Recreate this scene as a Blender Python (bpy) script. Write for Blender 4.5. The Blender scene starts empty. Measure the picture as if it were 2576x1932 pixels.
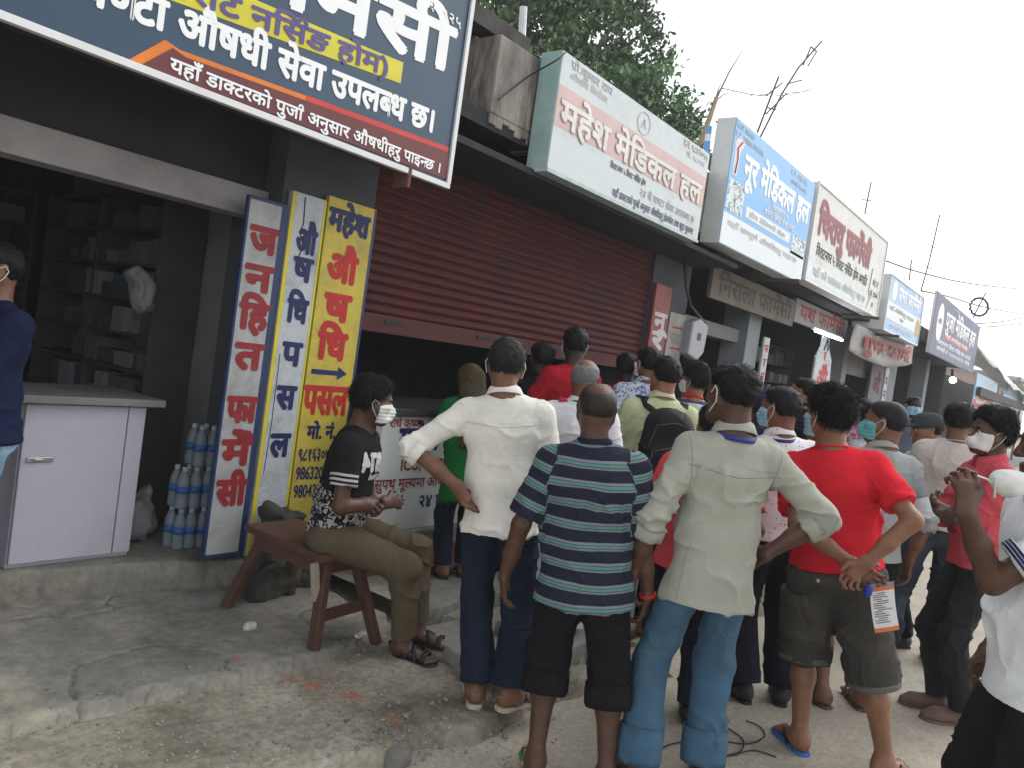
import bpy, bmesh, math, random
import numpy as np
from mathutils import Vector, Matrix
from mathutils.bvhtree import BVHTree

# ------------------------------------------------------------------ camera, sky, sun, exposure
SC = bpy.context.scene
COL = SC.collection
YAW, PITCH, ROLL = math.radians(37.3), math.radians(-2.05), math.radians(8.0)
CAM = np.array([0.0, 0.0, 1.67])
cf = np.array([math.cos(YAW)*math.cos(PITCH), math.sin(YAW)*math.cos(PITCH), math.sin(PITCH)])
cr = np.array([math.sin(YAW), -math.cos(YAW), 0.0])
cu = np.cross(cr, cf)
cR = cr*math.cos(ROLL)+cu*math.sin(ROLL)
cU = cu*math.cos(ROLL)-cr*math.sin(ROLL)
cam_d = bpy.data.cameras.new('camera')
cam_d.sensor_fit = 'HORIZONTAL'; cam_d.sensor_width = 36.0; cam_d.lens = 27.716
cam_d.clip_start = 0.05; cam_d.clip_end = 2000
cam_o = bpy.data.objects.new('camera', cam_d); COL.objects.link(cam_o)
cam_o.matrix_world = Matrix(((cR[0], cU[0], -cf[0], 0), (cR[1], cU[1], -cf[1], 0), (cR[2], cU[2], -cf[2], 1.67), (0, 0, 0, 1)))
SC.camera = cam_o

SUN_ELEV, SUN_ROT = math.radians(45), math.radians(110)
wd = bpy.data.worlds.new('World'); SC.world = wd; wd.use_nodes = True
wn = wd.node_tree
bg = wn.nodes['Background']
sky = wn.nodes.new('ShaderNodeTexSky'); sky.sky_type = 'NISHITA'; sky.sun_disc = False
sky.sun_elevation = SUN_ELEV; sky.sun_rotation = SUN_ROT
sky.air_density = 1.0; sky.dust_density = 1.0; sky.ozone_density = 1.0
hs = wn.nodes.new('ShaderNodeHueSaturation'); hs.inputs['Saturation'].default_value = 0.12
wn.links.new(sky.outputs[0], hs.inputs['Color']); wn.links.new(hs.outputs[0], bg.inputs[0])
bg.inputs[1].default_value = 0.15
sl = bpy.data.lights.new('sun', 'SUN'); sl.energy = 0.7; sl.angle = math.radians(60); sl.color = (1, 0.97, 0.93)
so = bpy.data.objects.new('sun', sl); COL.objects.link(so)
sd = Vector((math.sin(SUN_ROT)*math.cos(SUN_ELEV), math.cos(SUN_ROT)*math.cos(SUN_ELEV), math.sin(SUN_ELEV)))
so.rotation_euler = sd.to_track_quat('Z', 'Y').to_euler()
so.location = (0, -5, 12)
SC.view_settings.view_transform = 'Standard'; SC.view_settings.look = 'None'
SC.view_settings.exposure = 1.17; SC.view_settings.gamma = 1.0
SC.cycles.max_bounces = 6; SC.cycles.diffuse_bounces = 3; SC.cycles.use_denoising = True

RNG = np.random.default_rng(11)
random.seed(5)

# ------------------------------------------------------------------ object helpers
def srgb(r, g, b):
    f = lambda c: (c/255/12.92) if c/255 <= 0.04045 else ((c/255+0.055)/1.055)**2.4
    return (f(r), f(g), f(b))

def thing(name, label, cat, loc=(0, 0, 0), rotz=0.0, group=None):
    o = bpy.data.objects.new(name, None); COL.objects.link(o)
    o.location = loc; o.rotation_euler = (0, 0, rotz); o.empty_display_size = 0.1
    tag(o, label, cat, group); return o

def tag(o, label, cat, group=None):
    o['label'] = label; o['category'] = cat
    if group: o['group'] = group
    return o

def mesh_obj(name, V, Fc, mat, parent=None, smooth=False, mats=None, mi=None):
    me = bpy.data.meshes.new(name)
    V = np.asarray(V, dtype=np.float32)
    if isinstance(Fc, np.ndarray):
        nf, k = Fc.shape
        me.vertices.add(len(V)); me.vertices.foreach_set('co', V.ravel())
        me.loops.add(nf*k); me.loops.foreach_set('vertex_index', Fc.astype(np.int32).ravel())
        me.polygons.add(nf); me.polygons.foreach_set('loop_start', np.arange(0, nf*k, k, dtype=np.int32))
        me.polygons.foreach_set('loop_total', np.full(nf, k, dtype=np.int32))
        me.update(calc_edges=True); me.validate()
    else:
        me.from_pydata(V.tolist(), [], Fc); me.update()
    for m in (mats or [mat]): me.materials.append(m)
    if mi is not None: me.polygons.foreach_set('material_index', np.asarray(mi, dtype=np.int32))
    if smooth: me.polygons.foreach_set('use_smooth', np.ones(len(me.polygons), dtype=bool))
    o = bpy.data.objects.new(name, me); COL.objects.link(o)
    if parent is not None: o.parent = parent
    return o

def fattr(o, name, vals):
    a = o.data.attributes.new(name, 'FLOAT', 'POINT'); a.data.foreach_set('value', np.asarray(vals, dtype=np.float32))

def nrm(v):
    v = np.asarray(v, float); return v/max(1e-9, np.linalg.norm(v))

class MB:
    """collects boxes, prisms, tubes, blobs into ONE mesh"""
    def __init__(s): s.v = []; s.f = []; s.m = []; s.cur = 0
    def add(s, vs, fs):
        b = len(s.v); s.v += [tuple(map(float, p)) for p in vs]
        for f in fs: s.f.append([b+i for i in f]); s.m.append(s.cur)
        return s
    def box(s, x0, x1, y0, y1, z0, z1):
        return s.add([(x0,y0,z0),(x1,y0,z0),(x1,y1,z0),(x0,y1,z0),(x0,y0,z1),(x1,y0,z1),(x1,y1,z1),(x0,y1,z1)],
              [(0,3,2,1),(4,5,6,7),(0,1,5,4),(1,2,6,5),(2,3,7,6),(3,0,4,7)])
    def beam(s, a, b, w, h, up=(0, 0, 1), w2=None, h2=None):
        a = np.array(a, float); b = np.array(b, float); d = nrm(b-a)
        x = nrm(np.cross(d, up)); y = np.cross(x, d); w2 = w2 or w; h2 = h2 or h
        vs = [c+x*sx*ww/2+y*sy*hh/2 for c, ww, hh in ((a, w, h), (b, w2, h2)) for sx, sy in ((-1,-1),(1,-1),(1,1),(-1,1))]
        return s.add(vs, [(0,1,2,3),(7,6,5,4),(0,4,5,1),(1,5,6,2),(2,6,7,3),(3,7,4,0)])
    def tube(s, pts, r, n=8, cap=True):
        P = [np.array(p, float) for p in pts]; rs = r if hasattr(r, '__len__') else [r]*len(P)
        vs = []; u = None
        for i, p in enumerate(P):
            d = nrm(P[min(i+1, len(P)-1)]-P[max(i-1, 0)])
            if u is None: u = nrm(np.cross(d, (0, 0, 1) if abs(d[2]) < .9 else (1, 0, 0)))
            u = nrm(u-d*np.dot(u, d)); w = np.cross(d, u)
            vs += [p+rs[i]*(math.cos(t)*u+math.sin(t)*w) for t in [2*math.pi*k/n for k in range(n)]]
        fs = [(i*n+k, i*n+(k+1) % n, (i+1)*n+(k+1) % n, (i+1)*n+k) for i in range(len(P)-1) for k in range(n)]
        if cap: fs += [tuple(range(n))[::-1], tuple(range((len(P)-1)*n, len(P)*n))]
        return s.add(vs, fs)
    def ribbon(s, pts, side, w, t):
        """flat strap: pts along, side = list of side vectors (or one), w width, t thickness"""
        P = [np.array(p, float) for p in pts]; vs = []
        for i, p in enumerate(P):
            d = nrm(P[min(i+1, len(P)-1)]-P[max(i-1, 0)])
            x = nrm(side[i] if isinstance(side, list) else side); y = nrm(np.cross(d, x))
            ww = w[i] if hasattr(w, '__len__') else w
            vs += [p-x*ww/2-y*t/2, p+x*ww/2-y*t/2, p+x*ww/2+y*t/2, p-x*ww/2+y*t/2]
        fs = [(i*4+k, i*4+(k+1) % 4, i*4+4+(k+1) % 4, i*4+4+k) for i in range(len(P)-1) for k in range(4)]
        fs += [(3, 2, 1, 0), tuple((len(P)-1)*4+k for k in range(4))]
        return s.add(vs, fs)
    def prism(s, outline, o, ex, ey, ez, t):
        o, ex, ey, ez = (np.array(q, float) for q in (o, ex, ey, ez)); n = len(outline)
        vs = [o+ex*x+ey*y for x, y in outline]+[o+ex*x+ey*y+ez*t for x, y in outline]
        return s.add(vs, [tuple(range(n))[::-1], tuple(range(n, 2*n))]+[(i, (i+1) % n, n+(i+1) % n, n+i) for i in range(n)])
    def ball(s, c, rx, ry=None, rz=None, n=12, m=8, jit=0.0):
        ry = ry or rx; rz = rz or rx; vs = [(c[0], c[1], c[2]-rz)]
        for j in range(1, m):
            a = -math.pi/2+math.pi*j/m
            for k in range(n):
                b = 2*math.pi*k/n; q = 1+random.uniform(-jit, jit)
                vs.append((c[0]+rx*q*math.cos(a)*math.cos(b), c[1]+ry*q*math.cos(a)*math.sin(b), c[2]+rz*q*math.sin(a)))
        vs.append((c[0], c[1], c[2]+rz)); t = len(vs)-1
        fs = [(0, 1+(k+1) % n, 1+k) for k in range(n)]
        for j in range(m-2):
            for k in range(n): fs.append((1+j*n+k, 1+j*n+(k+1) % n, 1+(j+1)*n+(k+1) % n, 1+(j+1)*n+k))
        fs += [(t, 1+(m-2)*n+k, 1+(m-2)*n+(k+1) % n) for k in range(n)]
        return s.add(vs, fs)
    def build(s, name, mat, parent=None, bevel=0, smooth=False, world=False):
        V = np.array(s.v, float).reshape(-1, 3)
        if world and parent is not None: V = V-np.array(parent.location)
        mats = mat if isinstance(mat, list) else [mat]
        o = mesh_obj(name, V, s.f, None, parent, smooth, mats, s.m)
        if bevel:
            b = o.modifiers.new('bevel', 'BEVEL'); b.width = bevel; b.segments = 2; b.limit_method = 'ANGLE'; b.angle_limit = math.radians(40)
        return o

# ------------------------------------------------------------------ materials
_mats = {}
def mat(name, col, rough=0.8, var=0.12, scale=6.0, bump=0.0, bscale=60.0, metal=0.0, spec=0.3, dirt=None, dirt_amt=0.5, dirt_scale=2.0, stretch=None, emit=None, sheen=0.0, grain=0.0):
    if name in _mats: return _mats[name]
    m = bpy.data.materials.new(name); m.use_nodes = True; t = m.node_tree; N = t.nodes; L = t.links
    b = N['Principled BSDF']; b.inputs['Roughness'].default_value = rough; b.inputs['Metallic'].default_value = metal
    b.inputs['Specular IOR Level'].default_value = spec
    if sheen: b.inputs['Sheen Weight'].default_value = sheen
    tc = N.new('ShaderNodeTexCoord'); co = tc.outputs['Object']
    if stretch:
        mp = N.new('ShaderNodeMapping'); mp.inputs['Scale'].default_value = stretch; L.new(co, mp.inputs[0]); co = mp.outputs[0]
    n1 = N.new('ShaderNodeTexNoise'); n1.inputs['Scale'].default_value = scale; n1.inputs['Detail'].default_value = 6; n1.inputs['Roughness'].default_value = 0.62
    L.new(co, n1.inputs['Vector'])
    mr = N.new('ShaderNodeMapRange'); mr.inputs[1].default_value = 0.3; mr.inputs[2].default_value = 0.7
    mr.inputs[3].default_value = 1-var; mr.inputs[4].default_value = 1+var; L.new(n1.outputs[0], mr.inputs[0])
    mx = N.new('ShaderNodeMix'); mx.data_type = 'RGBA'; mx.blend_type = 'MULTIPLY'; mx.inputs[0].default_value = 1
    mx.inputs[6].default_value = (*col, 1); L.new(mr.outputs[0], mx.inputs[7]); out = mx.outputs[2]
    if dirt:
        n2 = N.new('ShaderNodeTexNoise'); n2.inputs['Scale'].default_value = dirt_scale; n2.inputs['Detail'].default_value = 8; n2.inputs['Roughness'].default_value = 0.7
        L.new(co, n2.inputs['Vector'])
        m2 = N.new('ShaderNodeMapRange'); m2.inputs[1].default_value = 0.48; m2.inputs[2].default_value = 0.68; m2.inputs[3].default_value = 0; m2.inputs[4].default_value = dirt_amt
        L.new(n2.outputs[0], m2.inputs[0])
        x2 = N.new('ShaderNodeMix'); x2.data_type = 'RGBA'; L.new(m2.outputs[0], x2.inputs[0]); L.new(out, x2.inputs[6]); x2.inputs[7].default_value = (*dirt, 1); out = x2.outputs[2]
    if grain:
        n4 = N.new('ShaderNodeTexNoise'); n4.inputs['Scale'].default_value = 38; n4.inputs['Detail'].default_value = 6; n4.inputs['Roughness'].default_value = .75; L.new(co, n4.inputs['Vector'])
        m4 = N.new('ShaderNodeMapRange'); m4.inputs[1].default_value = .3; m4.inputs[2].default_value = .7; m4.inputs[3].default_value = 1-grain; m4.inputs[4].default_value = 1+grain; L.new(n4.outputs[0], m4.inputs[0])
        x4 = N.new('ShaderNodeMix'); x4.data_type = 'RGBA'; x4.blend_type = 'MULTIPLY'; x4.inputs[0].default_value = 1; L.new(out, x4.inputs[6]); L.new(m4.outputs[0], x4.inputs[7]); out = x4.outputs[2]
    L.new(out, b.inputs['Base Color'])
    if bump:
        n3 = N.new('ShaderNodeTexNoise'); n3.inputs['Scale'].default_value = bscale; n3.inputs['Detail'].default_value = 5
        L.new(co, n3.inputs['Vector'])
        bp = N.new('ShaderNodeBump'); bp.inputs['Strength'].default_value = bump; bp.inputs['Distance'].default_value = 0.01
        L.new(n3.outputs[0], bp.inputs['Height']); L.new(bp.outputs[0], b.inputs['Normal'])
    if emit:
        b.inputs['Emission Color'].default_value = (*emit[:3], 1); b.inputs['Emission Strength'].default_value = emit[3]
    m['out'] = 0
    _mats[name] = m; return m

def wrinkle(m, strength=.22, dist=.012, scale=8):
    N = m.node_tree.nodes; L = m.node_tree.links; b = N['Principled BSDF']; tc = N.new('ShaderNodeTexCoord')
    n = N.new('ShaderNodeTexNoise'); n.inputs['Scale'].default_value = scale; n.inputs['Detail'].default_value = 4; n.inputs['Distortion'].default_value = 1.2; L.new(tc.outputs['Object'], n.inputs[0])
    ab = N.new('ShaderNodeMath'); ab.operation = 'PINGPONG'; ab.inputs[1].default_value = .2; L.new(n.outputs[0], ab.inputs[0])
    bp = N.new('ShaderNodeBump'); bp.inputs['Strength'].default_value = strength; bp.inputs['Distance'].default_value = dist*6; L.new(ab.outputs[0], bp.inputs['Height'])
    if b.inputs['Normal'].is_linked: L.new(b.inputs['Normal'].links[0].from_socket, bp.inputs['Normal'])
    L.new(bp.outputs[0], b.inputs['Normal']); return m

def band_mat(name, base, bands, period, rough=0.85, attr='u', bump=0.15):
    """cloth whose colour follows the attribute u: bands = [(start, end, colour)] in fractions of the period"""
    if name in _mats: return _mats[name]
    m = bpy.data.materials.new(name); m.use_nodes = True; N = m.node_tree.nodes; L = m.node_tree.links
    b = N['Principled BSDF']; b.inputs['Roughness'].default_value = rough; b.inputs['Specular IOR Level'].default_value = 0.2
    at = N.new('ShaderNodeAttribute'); at.attribute_name = attr
    dv = N.new('ShaderNodeMath'); dv.operation = 'DIVIDE'; dv.inputs[1].default_value = period; L.new(at.outputs['Fac'], dv.inputs[0])
    fr = N.new('ShaderNodeMath'); fr.operation = 'FRACT'; L.new(dv.outputs[0], fr.inputs[0])
    rp = N.new('ShaderNodeValToRGB'); rp.color_ramp.interpolation = 'CONSTANT'; E = rp.color_ramp.elements
    E[0].position = 0; E[0].color = (*base, 1); pts = []
    for s0, s1, c in bands: pts += [(s0, c), (s1, base)]
    E[1].position = pts[0][0]; E[1].color = (*pts[0][1], 1)
    for p, c in pts[1:]:
        e = E.new(p); e.color = (*c, 1)
    L.new(fr.outputs[0], rp.inputs[0])
    tc = N.new('ShaderNodeTexCoord'); n1 = N.new('ShaderNodeTexNoise'); n1.inputs['Scale'].default_value = 9; L.new(tc.outputs['Object'], n1.inputs['Vector'])
    mr = N.new('ShaderNodeMapRange'); mr.inputs[3].default_value = 0.85; mr.inputs[4].default_value = 1.12; L.new(n1.outputs[0], mr.inputs[0])
    mx = N.new('ShaderNodeMix'); mx.data_type = 'RGBA'; mx.blend_type = 'MULTIPLY'; mx.inputs[0].default_value = 1
    L.new(rp.outputs[0], mx.inputs[6]); L.new(mr.outputs[0], mx.inputs[7]); L.new(mx.outputs[2], b.inputs['Base Color'])
    n3 = N.new('ShaderNodeTexNoise'); n3.inputs['Scale'].default_value = 260; L.new(tc.outputs['Object'], n3.inputs['Vector'])
    bp = N.new('ShaderNodeBump'); bp.inputs['Strength'].default_value = bump; bp.inputs['Distance'].default_value = 0.004
    L.new(n3.outputs[0], bp.inputs['Height']); L.new(bp.outputs[0], b.inputs['Normal'])
    wrinkle(m); _mats[name] = m; return m

def spot_mat(name, base, spot, scale=55.0, size=0.22, rough=0.85, thresh_noise=None):
    """cloth with small printed spots (voronoi) or a leafy print (thresh_noise)"""
    if name in _mats: return _mats[name]
    m = bpy.data.materials.new(name); m.use_nodes = True; N = m.node_tree.nodes; L = m.node_tree.links
    b = N['Principled BSDF']; b.inputs['Roughness'].default_value = rough; b.inputs['Specular IOR Level'].default_value = 0.2
    tc = N.new('ShaderNodeTexCoord')
    if thresh_noise:
        n = N.new('ShaderNodeTexNoise'); n.inputs['Scale'].default_value = scale; n.inputs['Detail'].default_value = 3; n.inputs['Distortion'].default_value = 1.5
        L.new(tc.outputs['Object'], n.inputs['Vector'])
        c = N.new('ShaderNodeMapRange'); c.inputs[1].default_value = thresh_noise; c.inputs[2].default_value = thresh_noise+0.02; L.new(n.outputs[0], c.inputs[0]); fac = c.outputs[0]
    else:
        n = N.new('ShaderNodeTexVoronoi'); n.inputs['Scale'].default_value = scale; n.inputs['Randomness'].default_value = 0.5; L.new(tc.outputs['Object'], n.inputs['Vector'])
        c = N.new('ShaderNodeMath'); c.operation = 'LESS_THAN'; c.inputs[1].default_value = size; L.new(n.outputs['Distance'], c.inputs[0]); fac = c.outputs[0]
    mx = N.new('ShaderNodeMix'); mx.data_type = 'RGBA'; L.new(fac, mx.inputs[0]); mx.inputs[6].default_value = (*base, 1); mx.inputs[7].default_value = (*spot, 1)
    L.new(mx.outputs[2], b.inputs['Base Color'])
    _mats[name] = m; return m
# ------------------------------------------------------------------ solid modelling: blended limbs -> one skin
def vnoise(p, seed=0):
    p = np.asarray(p, float); i = np.floor(p).astype(np.int64); f = p-i; f = f*f*f*(f*(f*6-15)+10)
    def h(a, b, c):
        n = (a*374761393+b*668265263+c*2147483647+seed*974634777) & 0xffffffff
        n = ((n ^ (n >> 13))*1274126177) & 0xffffffff
        return ((n ^ (n >> 16)) & 0xffff)/32767.5-1
    x, y, z = i[..., 0], i[..., 1], i[..., 2]; u, v, w = f[..., 0], f[..., 1], f[..., 2]
    l = lambda a, b, t: a+(b-a)*t
    return l(l(l(h(x,y,z), h(x+1,y,z), u), l(h(x,y+1,z), h(x+1,y+1,z), u), v),
             l(l(h(x,y,z+1), h(x+1,y,z+1), u), l(h(x,y+1,z+1), h(x+1,y+1,z+1), u), v), w)

class Sdf:
    """tapered limbs blended together; each limb may be stretched along one axis and cut by planes"""
    def __init__(s): s.p = []
    def limb(s, a, b, ra, rb=None, k=0.02, ax=None, st=1.0, cuts=(), op='u', tag=0):
        s.p.append(dict(a=np.array(a, float), b=np.array(b, float), ra=ra, rb=ra if rb is None else rb, k=k,
                        ax=None if ax is None else nrm(ax), st=st, cuts=[(np.array(q, float), nrm(n)) for q, n in cuts], op=op, tag=tag)); return s
    def cut(s, q, n): s.p.append(dict(op='plane', q=np.array(q, float), n=nrm(n))); return s
    @staticmethod
    def ev(p, P):
        a, b = p['a'], p['b']
        if p['ax'] is not None:
            g = 1/p['st']-1; ax = p['ax']
            P = P+(g*(P@ax))[..., None]*ax; a = a+g*(a@ax)*ax; b = b+g*(b@ax)*ax
        ba = b-a; L = ba@ba; q = P-a
        t = np.clip((q@ba)/L, 0, 1) if L > 1e-10 else np.zeros(P.shape[:-1])
        d = np.linalg.norm(q-t[..., None]*ba, axis=-1)-(p['ra']+(p['rb']-p['ra'])*t)
        for c, n in p['cuts']: d = np.maximum(d, (P-c)@n)
        return d
    def bounds(s):
        lo = np.full(3, 1e9); hi = -lo
        for p in s.p:
            if p['op'] != 'u': continue
            r = max(p['ra'], p['rb'])*max(1, p['st'])
            lo = np.minimum(lo, np.minimum(p['a'], p['b'])-r); hi = np.maximum(hi, np.maximum(p['a'], p['b'])+r)
        return lo, hi
    def mesh(s, vox):
        lo, hi = s.bounds(); lo = lo-3*vox; hi = hi+3*vox
        n = np.ceil((hi-lo)/vox).astype(int)+1
        D = np.full(n, 1.0)
        axs = [lo[i]+vox*np.arange(n[i]) for i in range(3)]
        for p in s.p:
            if p['op'] == 'plane':
                q, nn = p['q'], p['n']
                pl = (axs[0]-q[0])[:, None, None]*nn[0]+(axs[1]-q[1])[None, :, None]*nn[1]+(axs[2]-q[2])[None, None, :]*nn[2]
                np.maximum(D, pl, out=D); continue
            m = max(p['ra'], p['rb'])*max(1, p['st'])+p['k']*1.2+2*vox
            i0 = np.clip(np.floor((np.minimum(p['a'], p['b'])-m-lo)/vox).astype(int), 0, n-1)
            i1 = np.clip(np.ceil((np.maximum(p['a'], p['b'])+m-lo)/vox).astype(int)+1, 1, n)
            sl = tuple(slice(a, b) for a, b in zip(i0, i1))
            P = np.stack(np.meshgrid(*[axs[i][sl[i]] for i in range(3)], indexing='ij'), -1)
            d = s.ev(p, P); c = D[sl]; k = p['k']
            if p['op'] == 'u':
                h = np.maximum(k-np.abs(c-d), 0)/k; D[sl] = np.minimum(c, d)-h*h*k/4
            else:
                d = -d; h = np.maximum(k-np.abs(c-d), 0)/k; D[sl] = np.maximum(c, d)+h*h*k/4
        return surfnet(D, lo, vox)

def surfnet(D, org, vox):
    s = D < 0
    c = np.zeros(np.array(D.shape)-1, np.int8)
    for i in (0, 1):
        for j in (0, 1):
            for k in (0, 1): c += s[i:i+c.shape[0], j:j+c.shape[1], k:k+c.shape[2]]
    I = np.argwhere((c > 0) & (c < 8)); idx = np.full(c.shape, -1, np.int64); idx[tuple(I.T)] = np.arange(len(I))
    pos = np.zeros((len(I), 3)); cnt = np.zeros(len(I))
    cor = [(i, j, k) for i in (0, 1) for j in (0, 1) for k in (0, 1)]
    val = {q: D[I[:, 0]+q[0], I[:, 1]+q[1], I[:, 2]+q[2]] for q in cor}
    for a in cor:
        for ax in range(3):
            if a[ax]: continue
            b = list(a); b[ax] = 1; b = tuple(b); da, db = val[a], val[b]
            m = (da < 0) != (db < 0); t = np.where(m, da/np.where(m, da-db, 1), 0)
            q = np.tile(np.array(a, float), (len(I), 1)); q[:, ax] += t
            pos += q*m[:, None]; cnt += m
    V = org+(I+pos/cnt[:, None])*vox
    Fs = []
    for ax in range(3):
        u, v = (ax+1) % 3, (ax+2) % 3
        A = [slice(None)]*3; B = [slice(None)]*3; A[ax] = slice(0, -1); B[ax] = slice(1, None)
        sa, sb = s[tuple(A)], s[tuple(B)]
        E = np.argwhere(sa != sb); ok = (E[:, u] > 0) & (E[:, v] > 0) & (E[:, u] < D.shape[u]-1) & (E[:, v] < D.shape[v]-1); E = E[ok]
        q = []
        for du, dv in ((-1, -1), (0, -1), (0, 0), (-1, 0)):
            e = E.copy(); e[:, u] += du; e[:, v] += dv; q.append(idx[e[:, 0], e[:, 1], e[:, 2]])
        q = np.stack(q, 1); fl = sa[tuple(E.T)]
        q[~fl] = q[~fl][:, ::-1]; Fs.append(q)
    Fq = np.concatenate(Fs); Fq = Fq[(Fq >= 0).all(1)]
    return V, Fq

def normals(V, Fq):
    a = np.cross(V[Fq[:, 2]]-V[Fq[:, 0]], V[Fq[:, 3]]-V[Fq[:, 1]]); n = np.zeros_like(V)
    for i in range(4):
        for c in range(3): n[:, c] += np.bincount(Fq[:, i], a[:, c], len(V))
    return n/np.maximum(1e-9, np.linalg.norm(n, axis=1))[:, None]

def relax(V, Fq, it=1, lam=0.5):
    for _ in range(it):
        s = np.zeros_like(V); c = np.zeros(len(V))
        for i in range(4):
            for j in ((i+1) % 4, (i+3) % 4):
                for k in range(3): s[:, k] += np.bincount(Fq[:, i], V[Fq[:, j], k], len(V))
                c += np.bincount(Fq[:, i], minlength=len(V))
        V = V+lam*(s/np.maximum(c, 1)[:, None]-V)
    return V

def folds(V, Fq, amp, freq, seed, warp=0.7):
    """cloth: sharp sparse creases over a soft undulation, pushed along the normals; freq = cycles per metre on each axis"""
    n = normals(V, Fq); w = np.stack([vnoise(V*4.5+17*i, seed+i) for i in range(3)], -1)
    p = V*np.array(freq)+warp*w
    q = V*np.array(freq)[[2, 1, 0]]*np.array([.9, 1, .8])+1.1*w[:, ::-1]+3
    r1 = (1-np.abs(vnoise(p, seed+7)))**5; r2 = (1-np.abs(vnoise(q*1.3, seed+9)))**6
    m1 = np.clip(vnoise(V*5+9, seed+21)*1.6+.55, 0, 1); m2 = np.clip(vnoise(V*5+31, seed+22)*1.8+.25, 0, 1)
    h = 1.7*r1*m1+1.4*r2*m2-.5+.6*vnoise(V*np.array(freq)*.6, seed+3)
    return V+n*(h*amp)[:, None]

def rotm(axis, ang):
    return np.array(Matrix.Rotation(ang, 3, Vector(axis)))

def ray(x, y): return cf+cR*((x-1106)/1703)-cU*((y-829.5)/1703)
def onz(x, y, z=0.): d = ray(x, y); return CAM+d*((z-CAM[2])/d[2])
def ony(x, y, Y): d = ray(x, y); return CAM+d*(Y/d[1])
def ond(x, y, d): return CAM+ray(x, y)*d

def ik(S, W, l1, l2, hint):
    S, W, hint = (np.array(q, float) for q in (S, W, hint)); d = W-S; L = np.linalg.norm(d)
    if L > (l1+l2)*.999: W = S+d/L*(l1+l2)*.999; d = W-S; L = np.linalg.norm(d)
    a = (l1*l1-l2*l2+L*L)/(2*L); h = math.sqrt(max(0, l1*l1-a*a)); u = d/L
    q = hint-u*(hint@u); return S+u*a+nrm(q)*h, W

SKIN = {}
def skin_mat(tone):
    if tone in SKIN: return SKIN[tone]
    c = {'dark': (.074, .033, .020), 'mid': (.150, .067, .038), 'tan': (.205, .095, .054), 'light': (.25, .12, .07), 'deep': (.032, .014, .010)}[tone]
    m = mat('skin_'+tone, c, rough=0.47, var=0.2, scale=14, bump=0.3, bscale=110, spec=0.4, dirt=tuple(q*1.5 for q in c), dirt_amt=.4, dirt_scale=9)
    SKIN[tone] = m; return m

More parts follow.
